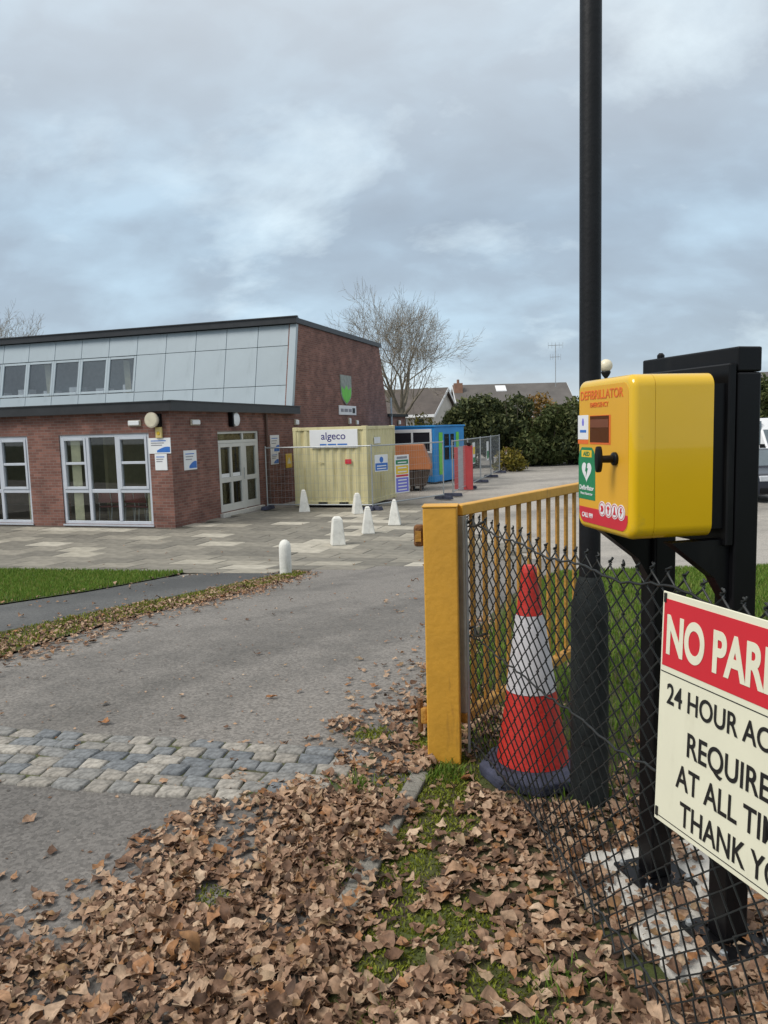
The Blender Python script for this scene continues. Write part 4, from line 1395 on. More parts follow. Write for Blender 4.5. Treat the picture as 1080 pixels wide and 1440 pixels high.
def build_chainlink():
    f = thing('chain_link_fence', 'black coated chain-link fence running from the ochre post past the cone', 'fence', (0, 0, 0))
    slope = math.sqrt(1 + 0.25 ** 2)
    pitch = 0.074
    H = 1.14
    rows = 16
    hz = H / rows
    total = 3.1 * slope
    n = int(total / pitch * 1)
    m = MB()
    rng = random.Random(3)

    def P(s, z, off):
        yy = 3.56 - s / slope
        sag = 0.012 * math.sin(s * 5.0) + 0.008 * math.sin(s * 13.0)
        zz = z + sag * (0.3 + 0.7 * z / H) + 0.03
        return Vector((fence_xy(yy, zz) + off, yy, zz))
    # each zig-zag wire hooks its neighbours half a pitch away
    for i in range(n):
        s0 = i * pitch
        pts = []
        for r in range(rows * 1 + 1):
            z = r * hz
            side = 1 if r % 2 else 0
            s = s0 + side * pitch
            o = 0.003 if (r % 2) else -0.003
            jx = rng.uniform(-0.003, 0.003)
            pts.append(P(s + jx, z, o))
        # knuckled tips
        sg = 1 if rows % 2 == 0 else -1
        top = pts[-1]
        nd = s0 + (1 if rows % 2 else 0) * pitch
        for q in (1, 2, 3):
            pts.append(P(nd + sg * 0.006 * math.cos(q * 2.1) + rng.uniform(-0.002, 0.002), H + 0.005 * q, 0.005 * math.sin(q * 2.1)))
        pts.append(P(nd + rng.uniform(-0.012, 0.012), H + rng.uniform(0.016, 0.024), 0.004 * sg))
        m.tube(pts, 0.0032, 5, cap=False)
    # the mirrored set of wires
    for i in range(n):
        s0 = i * pitch
        pts = []
        for r in range(rows + 1):
            z = r * hz
            side = 0 if r % 2 else 1
            s = s0 + side * pitch
            o = -0.003 if (r % 2) else 0.003
            pts.append(P(s + rng.uniform(-0.003, 0.003), z, o))
        sg = -1 if rows % 2 == 0 else 1
        nd = s0 + (0 if rows % 2 else 1) * pitch
        for q in (1, 2, 3):
            pts.append(P(nd - sg * 0.006 * math.cos(q * 2.1) + rng.uniform(-0.002, 0.002), H + 0.005 * q, -0.005 * math.sin(q * 2.1)))
        pts.append(P(nd + rng.uniform(-0.012, 0.012), H + rng.uniform(0.016, 0.024), -0.004 * sg))
        m.tube(pts, 0.0032, 5, cap=False)
    m.build('wire_mesh', MT['pvc_wire'], f, smooth='all')
    for z in (H - 0.036, 0.58, 0.06):
        MB().tube([P(i * 0.037, z + 0.004 * math.sin(i * 2.4) + 0.006 * math.sin(i * 0.31), -0.005 + 0.004 * math.sin(i * 1.9)) for i in range(int(total / 0.037))], 0.0040, 6).build('line_wire', MT['pvc_wire'], f, smooth='all')
    # tension bar tied to the post
    MB().tube([(0.378, 3.53, 0.05), (0.378, 3.53, 1.17)], 0.007, 8).build('tension_bar', MT['galv'], f)
    for z in (1.12, 0.62):
        pts = [P(0.02 + 0.05 * k, z + 0.02 * math.sin(k * 2.0), -0.012 + 0.012 * math.sin(k * 1.7)) for k in range(5)]
        MB().tube(pts, 0.006, 6).build('twisted_tie', MT['pvc_wire'], f)


build_chainlink()

# ------------------------------------------------------------------ traffic cone


def build_cone():
    t = thing('traffic_cone', 'tall red and white traffic cone behind the chain-link fence', 'traffic cone', (0.650, 3.37, 0.012), R(20))
    t.rotation_euler = (R(-0.8), R(-0.4), R(20))
    m = MB()
    oct_ = []
    for k in range(8):
        a = R(22.5 + 45 * k)
        oct_.append((0.245 * math.cos(a), 0.245 * math.sin(a)))
    m.add([(x, y, 0) for x, y in oct_] + [(x, y, 0.05) for x, y in oct_] + [(x * 0.82, y * 0.82, 0.075) for x, y in oct_],
          [tuple(range(7, -1, -1))] + [(i, (i + 1) % 8, (i + 1) % 8 + 8, i + 8) for i in range(8)] + [(i + 8, (i + 1) % 8 + 8, (i + 1) % 8 + 16, i + 16) for i in range(8)] + [tuple(range(16, 24))])
    m.build('base', MT['cone_base'], t, bevel=0.008)

    def r(z): return 0.156 + (0.034 - 0.158) * (z - 0.076) / (0.94 - 0.076)
    MB().lathe([(r(0.076) + 0.006, 0.076), (r(0.09) + 0.006, 0.09), (r(0.40), 0.40)], 40).build('lower_sleeve', MT['cone_red'], t, smooth=True)
    MB().lathe([(r(0.402) + 0.003, 0.402), (r(0.745) + 0.003, 0.745)], 40).build('white_sleeve', MT['cone_white'], t, smooth=True)
    MB().lathe([(r(0.747), 0.747), (r(0.90), 0.90), (0.036, 0.925), (0.036, 0.95), (0.026, 0.966), (0.012, 0.968)], 40).build('tip', MT['cone_red'], t, smooth=True)


build_cone()

# ------------------------------------------------------------------ lamp column


def build_lamp():
    t = thing('lamp_column', 'tall black lamp column with thicker base behind the fence', 'lamp post', (0.828, 3.07, 0))
    MB().lathe([(0.078, -0.05), (0.077, 0.45), (0.074, 0.84), (0.070, 0.87), (0.056, 0.95), (0.043, 0.985)], 32).build('base', MT['base_grey'], t, smooth=True)
    MB().lathe([(0.0425, 0.986), (0.041, 3.0), (0.038, 5.6)], 28).build('shaft', MT['black_lamp'], t, smooth=True)
    a = R(250)
    d = MB()
    n = 8
    vs = []
    for k in range(n + 1):
        b = a + R(-32) + R(64) * k / n
        for z in (0.30, 0.78):
            vs.append((0.0805 * math.cos(b), 0.0805 * math.sin(b), z))
    d.add(vs, [(2 * i, 2 * i + 2, 2 * i + 3, 2 * i + 1) for i in range(n)])
    d.build('access_door', MT['base_grey'], t, smooth=True)
    MB().tube([(0, 0, 5.6), (-0.05, -0.02, 5.8), (-0.35, -0.1, 5.9), (-0.7, -0.2, 5.92)], 0.03, 10).build('arm', MT['black_lamp'], t, smooth=True)
    MB().hexa([(-1.2, -0.42, 5.86), (-0.62, -0.27, 5.86), (-0.66, -0.1, 5.86), (-1.24, -0.26, 5.86)], [(-1.15, -0.39, 5.97), (-0.64, -0.25, 5.97), (-0.67, -0.13, 5.97), (-1.19, -0.27, 5.97)]).build('lantern', MT['black_lamp'], t, bevel=0.02)


build_lamp()

# ------------------------------------------------------------------ defibrillator cabinet and its stand
AU = Vector((0.9854, 0.1701, 0))           # into the cabinet, away from the driveway
AX = Vector((0.1701, -0.9854, 0))          # along its front, towards the camera
ARZ = math.atan2(AX.y, AX.x)
AO = Vector((0.646, 2.258, 1.275))


def build_stand():
    near = AO + AX * 0.126 + AU * 0.355
    rz = ARZ + R(7)
    near = near - AU * 0.003
    org = near - Matrix.Rotation(rz, 3, 'Z') @ Vector((0.126, 0.355, 0))
    t = thing('cabinet_stand', 'black box-section steel frame carrying the yellow cabinet', 'stand', (org.x, org.y, 0.024), rz)
    y0 = 0.315
    for x, nm in ((0.126, 'near'), (-0.228, 'far')):
        b = MB(); b.box(x - 0.04, x + 0.04, y0, y0 + 0.08, 0.012, 1.706); b.build('post', MT['black_metal'], t, bevel=0.006, seg=2)
        b = MB(); b.box(x - 0.10, x + 0.10, y0 - 0.06, y0 + 0.14, -0.001, 0.011); pl = b.build('base_plate', MT['black_metal'], t, bevel=0.003, seg=1)
        for bx in (-0.075, 0.075):
            for by in (-0.038, 0.118):
                MB().lathe([(0.011, 0.0115), (0.011, 0.024), (0.006, 0.028)], 6, c=(x + bx, y0 + by, 0)).build('bolt', MT['galv'], pl)
    MB().box(-0.268, 0.166, y0, y0 + 0.08, 1.707, 1.776).build('top_bar', MT['black_metal'], t, bevel=0.005, seg=2)
    MB().box(-0.266, 0.164, y0 - 0.028, y0 - 0.002, 1.22, 1.73).build('back_plate', MT['black_metal'], t, bevel=0.004, seg=1)
    for x in (0.126, -0.228):
        m = MB(); m.prism([(0.12, 1.238), (y0 - 0.001, 1.238), (y0 - 0.001, 1.05), (y0 - 0.05, 1.13)], 'x', x - 0.02, x + 0.02)
        m.build('gusset', MT['black_metal'], t)
    MB().lathe([(0.012, 1.777), (0.012, 1.786), (0.006, 1.793)], 10, c=(-0.2, y0 + 0.02, 0)).build('bolt_head', MT['black_metal'], t)
    return t


build_stand()
t = link('concrete_pad', MB().hexa([(-0.42, 0.10, -0.06), (0.25, 0.10, -0.06), (0.25, 0.62, -0.06), (-0.42, 0.62, -0.06)], [(-0.42, 0.10, 0.022), (0.25, 0.10, 0.022), (0.25, 0.62, 0.022), (-0.42, 0.62, 0.022)]).mesh('concrete_pad', MT['concrete'], bevel=0.008))
t.location = (AO.x, AO.y, 0)
t.rotation_euler = (0, 0, ARZ)
tag(t, 'pale concrete pad half covered by leaves under the black stand', 'concrete pad')


def rounded_box(x0, x1, y0, y1, z0, z1, r, seg, keep_front=True):
    """box with its edges rounded, flat at y1"""
    bm = bmesh.new()
    m = MB().box(x0, x1, y0, y1, z0, z1)
    vs = [bm.verts.new(v) for v in m.v]
    for f in m.f:
        bm.faces.new([vs[i] for i in f])
    return bm


def build_aed():
    t = thing('defibrillator_cabinet', 'yellow defibrillator cabinet with rounded corners and black T-handle', 'defibrillator cabinet', AO, ARZ)
    W, D, H = 0.178, 0.24, 0.455
    SEAM = 0.066

    def shell(ya, yb, round_front, name, m):
        bm = bmesh.new()
        mb = MB().box(-W, W, ya, yb, 0, H)
        vs = [bm.verts.new(v) for v in mb.v]
        for f in mb.f: bm.faces.new([vs[i] for i in f])
        bmesh.ops.recalc_face_normals(bm, faces=bm.faces)
        es = [e for e in bm.edges if abs(e.verts[0].co.y - e.verts[1].co.y) > 1e-4]
        bmesh.ops.bevel(bm, geom=es, offset=0.036, segments=6, profile=0.5, affect='EDGES')
        if round_front:
            es = [e for e in bm.edges if all(abs(v.co.y - ya) < 1e-5 for v in e.verts)]
            bmesh.ops.bevel(bm, geom=es, offset=0.020, segments=5, profile=0.5, affect='EDGES')
        me = bpy.data.meshes.new(name)
        bm.to_mesh(me); bm.free()
        me.materials.append(m)
        me.polygons.foreach_set('use_smooth', [True] * len(me.polygons))
        me.set_sharp_from_angle(angle=R(50))
        return link(name, me, t)
    door = shell(0, SEAM, True, 'door', MT['yellow'])
    shell(SEAM + 0.0012, D, False, 'body', MT['yellow'])
    # full-face printed panel: slightly different yellow
    pm = MB()
    n = 6
    pts = []
    r = 0.03
    for cx, cz, a0 in ((W - 0.021 - r, 0.021 + r, -90), (W - 0.021 - r, H - 0.021 - r, 0), (-W + 0.021 + r, H - 0.021 - r, 90), (-W + 0.021 + r, 0.021 + r, 180)):
        for k in range(n + 1):
            a = R(a0 + 90 * k / n)
            pts.append((cx + r * math.cos(a), cz + r * math.sin(a)))
    pm.prism(pts, 'y', -0.0008, 0.0004)
    pm.build('door_graphic', MT['yellow_door'], door)
    Y = -0.0010
    text('title_lettering', 'DEFIBRILLATOR', MT['orange_print'], door, (-0.012, Y - 0.0006, 0.396), 0.026, 0.275, bold=0.02)
    text('subtitle_lettering', 'EMERGENCY', MT['orange_print'], door, (-0.022, Y - 0.0006, 0.372), 0.014, 0.12, bold=0.02)
    # viewing window
    MB().box(-0.083, 0.053, Y - 0.0006, Y, 0.262, 0.348).build('window_surround', MT['orange_print'], door)
    MB().box(-0.081, 0.043, Y - 0.0014, Y - 0.0007, 0.268, 0.346).build('viewing_window', MT['amber'], door)
    MB().box(-0.079, 0.041, Y - 0.0018, Y - 0.0015, 0.312, 0.336).build('window_label', mat('brown_label', (0.16, 0.05, 0.02), 0.4), door)
    # small white sticker
    MB().box(-0.168, -0.094, Y - 0.0006, Y, 0.276, 0.35).build('white_sticker', MT['white'], door)
    MB().box(-0.168, -0.094, Y - 0.0006, Y, 0.262, 0.2745).build('orange_strip', MT['orange_print'], door)
    MB().prism([(-0.136, 0.318), (-0.126, 0.318), (-0.124, 0.33), (-0.128, 0.34), (-0.134, 0.34), (-0.138, 0.33)], 'y', Y - 0.0012, Y - 0.0007).build('sticker_emblem', MT['violet'], door)
    MB().box(-0.152, -0.108, Y - 0.0012, Y - 0.0007, 0.297, 0.305).build('sticker_text', MT['blue'], door)
    # green sign with white heart
    gp = [(-0.163, 0.092), (-0.046, 0.092), (-0.046, 0.215), (-0.054, 0.24), (-0.07, 0.252), (-0.139, 0.252), (-0.155, 0.24), (-0.163, 0.215)]
    MB().prism(gp, 'y', Y - 0.0006, Y).build('green_sign', MT['green'], door)
    yb = MB().box(-0.14, -0.069, Y - 0.0012, Y - 0.0007, 0.222, 0.243).build('yellow_tab', MT['yellow_print'], door)
    text('tab_lettering', 'AED', MT['green'], yb, (-0.1045, Y - 0.0018, 0.2265), 0.0125, 0.045, bold=0.03)
    hp = []
    for k in range(36):
        a = 2 * math.pi * k / 36
        hx = 16 * math.sin(a) ** 3
        hz_ = 13 * math.cos(a) - 5 * math.cos(2 * a) - 2 * math.cos(3 * a) - math.cos(4 * a)
        hp.append((-0.1045 + hx * 0.0021, 0.180 + hz_ * 0.0021))
    hm = MB().prism(hp, 'y', Y - 0.0012, Y - 0.0007).build('white_heart', MT['white'], door)
    MB().prism([(-0.105, 0.203), (-0.098, 0.203), (-0.102, 0.188), (-0.094, 0.188), (-0.109, 0.160), (-0.106, 0.178), (-0.114, 0.178)], 'y', Y - 0.0018, Y - 0.0013).build('lightning_bolt', MT['green'], hm)
    text('sign_lettering', 'Defibrillator', MT['white'], door, (-0.1045, Y - 0.0012, 0.121), 0.014, 0.10, bold=0.02)
    text('sign_small_lettering', 'Heart Restarter', MT['white'], door, (-0.1045, Y - 0.0012, 0.106), 0.008, 0.085)
    # red band with step pictures
    rp = [(-0.157, 0.068), (0.157, 0.068), (0.157, 0.05), (0.150, 0.036), (0.142, 0.028), (0.128, 0.021), (-0.128, 0.021), (-0.142, 0.028), (-0.150, 0.036), (-0.157, 0.05)]
    MB().prism(rp, 'y', Y - 0.0006, Y).build('red_band', MT['red_print'], door)
    text('call_lettering', 'CALL 999', MT['white'], door, (-0.098, Y - 0.0012, 0.037), 0.014, 0.075, bold=0.03)
    ic = [MT['red_print'], MT['ink']]
    for i, cx in enumerate((0.003, 0.043, 0.082, 0.121)):
        dsc = MB().lathe([(0.0225, Y - 0.0013 - 0.0002 * (i % 2)), (0.0225, Y - 0.0007)], 28, c=(cx, 0, 0.073), axis='y').build('step_disc', MT['white'], door)
        ring = MB()
        vs, fs = [], []
        for k in range(28):
            a = 2 * math.pi * k / 28
            for rr in (0.0175, 0.0195):
                vs.append((cx + rr * math.cos(a), Y - 0.0021, 0.073 + rr * math.sin(a)))
        for k in range(28):
            j = (k + 1) % 28
            fs.append((2 * k, 2 * j, 2 * j + 1, 2 * k + 1))
        ring.add(vs, fs).build('disc_ring', MT['red_print'], dsc)
        m = MB()
        if i == 0:
            m.prism([(cx - 0.010, 0.064), (cx + 0.004, 0.064), (cx + 0.010, 0.073), (cx + 0.004, 0.082), (cx - 0.010, 0.082), (cx - 0.004, 0.073)], 'y', Y - 0.0024, Y - 0.0017)
        elif i == 1:
            m.prism([(cx - 0.003, 0.061), (cx + 0.003, 0.061), (cx + 0.003, 0.072), (cx + 0.009, 0.078), (cx, 0.085), (cx - 0.009, 0.078), (cx - 0.003, 0.072)], 'y', Y - 0.0024, Y - 0.0017)
        elif i == 2:
            m.prism([(cx - 0.009, 0.063), (cx + 0.009, 0.063), (cx + 0.003, 0.074), (cx + 0.002, 0.086), (cx - 0.002, 0.086), (cx - 0.003, 0.074)], 'y', Y - 0.0024, Y - 0.0017)
        else:
            m.prism([(cx - 0.007, 0.072), (cx - 0.001, 0.072), (cx - 0.004, 0.061), (cx + 0.007, 0.076), (cx + 0.001, 0.076), (cx + 0.005, 0.086), (cx - 0.003, 0.086)], 'y', Y - 0.0024, Y - 0.0017)
        m.build('step_icon', MT['red_print'], dsc)
    # black T-handle
    hd = MB().lathe([(0.019, -0.008), (0.017, -0.010), (0.011, -0.012), (0.0105, -0.040), (0.0105, -0.044)][::-1] + [(0.019, -0.0012)], 20, c=(0.083, 0, 0.223), axis='y').build('handle', MT['black_metal'], door, smooth=True)
    gm = MB()
    gm.prism([(0.083 + 0.013 * math.cos(2 * math.pi * k / 16), 0.223 + 0.038 * math.sin(2 * math.pi * k / 16)) for k in range(16)], 'y', -0.060, -0.044)
    gm.build('handle_grip', MT['black_metal'], hd, bevel=0.004, smooth=True)
    MB().box(0.03, 0.158, D + 0.0005, D + 0.047, 0.02, 0.425).build('mounting_bracket', MT['black_metal'], t)
    return t


build_aed()

# ------------------------------------------------------------------ no parking sign on the fence


def build_sign():
    d = Vector((0.100, -0.31, 0)).normalized()
    t = thing('no_parking_sign', 'cream NO PARKING sign with red heading tied to the chain-link fence', 'sign', (0.733, 1.985, 0.0), math.atan2(d.y, d.x))
    t.rotation_euler = (R(-2.0), 0, math.atan2(d.y, d.x))
    W, z0, z1 = 0.585, 0.535, 1.158
    t.location = Vector((0.728, 1.985, 0)) - Vector((-d.y, d.x, 0)) * (1.1 * math.sin(R(2.0)))
    off = 0.0
    b = MB(); b.box(0, W, off, off + 0.004, z0, z1)
    board = b.build('board', MT['cream_sign'], t, bevel=0.0015, seg=1)
    rb = MB().box(0.008, W - 0.008, off - 0.0012, off - 0.0002, 0.962, 1.140).build('red_heading', MT['sign_red'], board)
    MB().box(0.004, W - 0.004, off - 0.0010, off - 0.0003, 0.944, 0.9465).build('thin_line', MT['ink'], board)
    MB().box(0.004, W - 0.004, off - 0.0010, off - 0.0003, 0.549, 0.5512).build('thin_line', MT['ink'], board)
    C = W / 2
    Y = off - 0.002
    text('heading_lettering', 'NO PARKING', MT['cream_sign'], rb, (C, Y, 1.000), 0.098, 0.540, bold=0.05)
    for s, z, c, w, cx in (('24 HOUR ACCESS', 0.866, 0.054, 0.475, 0.27), ('REQUIRED', 0.754, 0.062, 0.318, 0.275), ('AT ALL TIMES', 0.660, 0.062, 0.40, 0.282), ('THANK YOU', 0.566, 0.062, 0.375, 0.29)):
        text('lettering', s, MT['ink'], board, (cx, Y + 0.0005, z), c, w, bold=0.018)
    for x, z in ((0.012, 1.142), (0.012, 0.56), (W - 0.012, 1.142), (W - 0.012, 0.56)):
        MB().box(x - 0.004, x + 0.004, off - 0.004, off + 0.06, z - 0.012, z + 0.012).build('cable_tie', MT['ink'], board)


build_sign()

# ------------------------------------------------------------------ far lamp, houses, vehicles
t = thing('globe_lamp', 'cream globe lamp on a dark pole in the car park behind the cabinet', 'street lamp', (6.96, 24.0, -0.8))
MB().tube([(0, 0, 0), (0, 0, 3.9)], 0.045, 12).build('pole', MT['black_lamp'], t, smooth=True)
MB().lathe([(0.05, 3.78), (0.11, 3.86), (0.15, 3.95), (0.13, 3.99)], 16).build('collar', MT['black_lamp'], t, smooth=True)
MB().lathe([(0.2 * math.sin(math.pi * k / 12) + 0.001, 4.15 - 0.2 * math.cos(math.pi * k / 12)) for k in range(13)], 20).build('globe', MT['globe'], t, smooth=True)


def house(label, loc, rz, W, D, eave, ridge, roofm, wallm, chim=None, wins=(), skylight=None):
    t = thing('house', label, 'house', loc, rz, 'houses beyond the hedge')
    MB().box(-W / 2, W / 2, 0, D, 0, eave).build('wall', wallm, t)
    g = MB(); g.prism([(0.0, eave), (D, eave), (D / 2, ridge - 0.12)], 'x', -W / 2, W / 2); g.build('gable', wallm, t)
    r = MB()
    e, o = 0.45, 0.3
    sl = (ridge - eave) / (D / 2)
    ze = eave - e * sl
    r.prism([(-e, ze), (D / 2, ridge), (D + e, ze), (D + e, ze + 0.14), (D / 2, ridge + 0.14), (-e, ze + 0.14)], 'x', -W / 2 - o, W / 2 + o)
    roof = r.build('roof', roofm, t)
    for s in (-1, 1):
        x = s * (W / 2 + o)
        b = MB(); b.prism([(-e, ze - 0.14), (D / 2, ridge - 0.14), (D + e, ze - 0.14), (D + e, ze + 0.12), (D / 2, ridge + 0.12), (-e, ze + 0.12)], 'x', x if s > 0 else x - 0.04, x + 0.04 if s > 0 else x)
        b.build('bargeboard', MT['white'], t)
    MB().box(-W / 2 - o, W / 2 + o, -e - 0.05, -e - 0.002, ze - 0.1, ze + 0.12).build('gutter', MT['white'], t)
    for (x, z, w, h) in wins:
        f = MB().box(x - w / 2 - 0.08, x + w / 2 + 0.08, -0.03, -0.002, z - 0.08, z + h + 0.08).build('window', MT['white'], t)
        MB().box(x - w / 2, x + w / 2, -0.05, -0.031, z, z + h).build('pane', MT['dark_glass'], f)
    if chim:
        x, y, zt = chim
        MB().box(x - 0.4, x + 0.4, y - 0.35, y + 0.35, eave, zt).build('chimney', MT['house_brick'], roof)
        MB().lathe([(0.13, zt), (0.12, zt + 0.35)], 10, c=(x, y, 0)).build('chimney_pot', MT['house_brick'], roof)
    if skylight:
        x, f = skylight
        y = D / 2 * f
        z = ze + (y + e) * sl + 0.15
        MB().hexa([(x - 0.5, y, z), (x + 0.5, y, z), (x + 0.5, y + 0.8, z + 0.8 * sl), (x - 0.5, y + 0.8, z + 0.8 * sl)], [(x - 0.5, y, z + 0.08), (x + 0.5, y, z + 0.08), (x + 0.5, y + 0.8, z + 0.08 + 0.8 * sl), (x - 0.5, y + 0.8, z + 0.08 + 0.8 * sl)]).build('rooflight', MT['white'], roof)
    return t


d1 = Vector((math.cos(R(-18)), math.sin(R(-18)), 0))
c1 = Vector((4.1, 62.3, -0.8)) - d1 * 7
house('brown-roofed house with white verge board left of the chimney', (c1.x, c1.y, -0.8), R(-18), 14, 9.0, 3.55, 5.65, MT['tile_roof'], MT['house_wall'], None, [(4.2, 1.2, 1.2, 1.9), (5.9, 1.2, 0.8, 1.9), (1.5, 1.2, 1.4, 1.9)])
house('long grey-roofed house with chimney and rooflight behind the hedge', (12.7, 71.5, -0.8), R(2), 10.6, 8.4, 3.5, 6.3, MT['tile_roof2'], MT['house_brick'], (-5.15, 3.3, 6.55), [(-2, 1.0, 1.6, 1.3), (2, 1.0, 1.6, 1.3)], (-1.0, 0.72))
house('far grey-roofed house at the right edge beyond the trees', (33.5, 60, -0.8), R(4), 13, 9, 3.6, 6.1, MT['tile_roof2'], MT['house_brick'], None, [(-3, 1.0, 1.6, 1.3)])

t = thing('television_aerial', 'thin television aerial mast above the grey-roofed house', 'aerial', (16.85, 74.8, 5.2))
MB().tube([(0, 0, 0), (0, 0, 4.0)], 0.035, 6).build('mast', MT['galv'], t)
for z, w in ((3.9, 0.7), (2.8, 0.5)):
    MB().tube([(-w, 0, z), (w, 0.3, z + 0.05)], 0.025, 6).build('boom', MT['galv'], t)
    for k in range(5):
        x = -w + 2 * w * k / 4
        MB().tube([(x, -0.0, z - 0.28), (x, 0.0, z + 0.28)], 0.014, 4).build('element', MT['galv'], t)


def vehicle(name, label, cat, loc, rz, L, W, H, prof_body, prof_cab, paint, wheel_r, wheel_y, hood_z):
    """front at local -Y"""
    t = thing(name, label, cat, loc, rz)
    b = MB(); b.prism(prof_body, 'x', -W / 2, W / 2)
    b.build('body', paint, t, bevel=0.06, seg=3, smooth=True)
    c = MB()
    n = len(prof_cab)
    zt = max(p[1] for p in prof_cab)
    zb = min(p[1] for p in prof_cab)
    def hw(z): return W / 2 - 0.03 - 0.17 * (z - zb) / (zt - zb)
    vs = [(-hw(z), y, z) for y, z in prof_cab] + [(hw(z), y, z) for y, z in prof_cab]
    c.add(vs, [tuple(range(n)), tuple(range(2 * n - 1, n - 1, -1))] + [(i, i + n, (i + 1) % n + n, (i + 1) % n) for i in range(n)])
    c.build('cab', paint, t, bevel=0.05, seg=3, smooth=True)
    # windscreen: first sloping edge of the cab profile
    (ya, za), (yb, zb2) = prof_cab[0], prof_cab[1]
    dz = zb2 - za
    f0, f1 = 0.10, 0.92
    nrm = Vector((0, -(zb2 - za), (yb - ya))).normalized() * 0.012
    def Pw(s, f):
        z = za + dz * f
        return Vector((s * (hw(z) - 0.09), ya + (yb - ya) * f, z)) + nrm
    w = MB(); q = [Pw(-1, f0), Pw(1, f0), Pw(1, f1), Pw(-1, f1)]
    w.add(q + [p - nrm * 1.5 for p in q], [(0, 1, 2, 3), (7, 6, 5, 4), (0, 4, 5, 1), (1, 5, 6, 2), (2, 6, 7, 3), (3, 7, 4, 0)])
    w.build('windscreen', MT['windscreen'], t)
    # side windows
    for s in (-1, 1):
        yy0, yy1 = prof_cab[1][0] + 0.05, prof_cab[2][0] - 0.1
        z0, z1 = zb + 0.12, zt - 0.12
        sw = MB()
        ya2 = yy0 - 0.35 * (yb - ya)
        q = [Vector((s * (hw(z0) + 0.006), ya2, z0)), Vector((s * (hw(z0) + 0.006), yy1, z0)), Vector((s * (hw(z1) + 0.006), yy1, z1)), Vector((s * (hw(z1) + 0.006), yy0, z1))]
        iv = Vector((-s * 0.03, 0, 0))
        sw.add(q + [p + iv for p in q], [(0, 1, 2, 3), (7, 6, 5, 4), (0, 4, 5, 1), (1, 5, 6, 2), (2, 6, 7, 3), (3, 7, 4, 0)])
        sw.build('side_window', MT['windscreen'], t)
        MB().hexa([(s * (W / 2 + 0.0), ya + 0.05, za + 0.02), (s * (W / 2 + 0.2), ya + 0.05, za + 0.02), (s * (W / 2 + 0.2), ya + 0.16, za + 0.02), (s * (W / 2 + 0.0), ya + 0.16, za + 0.02)], [(s * (W / 2 + 0.02), ya + 0.05, za + 0.18), (s * (W / 2 + 0.2), ya + 0.05, za + 0.18), (s * (W / 2 + 0.2), ya + 0.16, za + 0.18), (s * (W / 2 + 0.02), ya + 0.16, za + 0.18)]).build('wing_mirror', MT['black_metal'], t, bevel=0.02)
        hl = MB(); hl.box(s * (W / 2 - 0.28) - 0.2, s * (W / 2 - 0.28) + 0.2, -L / 2 - 0.012, -L / 2 + 0.12, hood_z - 0.26, hood_z - 0.09)
        hl.build('headlight', MT['headlamp'], t, bevel=0.03)
        for wy in wheel_y:
            wh = MB().lathe([(wheel_r * 0.8, -0.11), (wheel_r, -0.08), (wheel_r, 0.08), (wheel_r * 0.8, 0.11)], 24, c=(s * (W / 2 - 0.1), wy, wheel_r), axis='x').build('wheel', MT['tyre'], t, smooth=True)
            MB().lathe([(wheel_r * 0.62, -0.115), (wheel_r * 0.6, 0.115)], 20, c=(s * (W / 2 - 0.1), wy, wheel_r), axis='x').build('rim', MT['hub'], wh, smooth=True)
    MB().box(-0.5, 0.5, -L / 2 - 0.014, -L / 2 + 0.05, hood_z - 0.34, hood_z - 0.14).build('grille', MT['black_metal'], t, bevel=0.02)
    MB().box(-W / 2 + 0.1, W / 2 - 0.1, -L / 2 - 0.03, -L / 2 + 0.08, 0.26, 0.42).build('bumper', MT['black_metal'], t, bevel=0.03)
    MB().box(-0.26, 0.26, -L / 2 - 0.036, -L / 2 - 0.0305, 0.38, 0.48).build('number_plate', MT['white'], t)
    return t


vehicle('parked_car', 'dark blue parked car half hidden behind the black stand post', 'car', (11.45, 24.0, -0.8), R(3), 4.1, 1.75, 1.48,
        [(-2.05, 0.22), (-2.05, 0.72), (-1.95, 0.82), (-0.95, 0.96), (1.9, 0.98), (2.05, 0.85), (2.05, 0.25)],
        [(-1.02, 0.93), (-0.25, 1.47), (1.35, 1.47), (1.98, 0.95)], MT['car_paint'], 0.31, (-1.28, 1.25), 0.86)
vehicle('white_van', 'white van parked behind the dark blue car', 'van', (16.6, 33.5, -0.8), R(4), 5.2, 1.95, 2.45,
        [(-2.6, 0.28), (-2.6, 0.95), (-2.45, 1.08), (-1.75, 1.22), (2.6, 1.25), (2.6, 0.3)],
        [(-1.85, 1.18), (-1.15, 2.0), (-0.8, 2.42), (2.58, 2.42), (2.58, 1.2)], MT['van_white'], 0.34, (-1.7, 1.6), 1.05)

# ------------------------------------------------------------------ trees and hedge


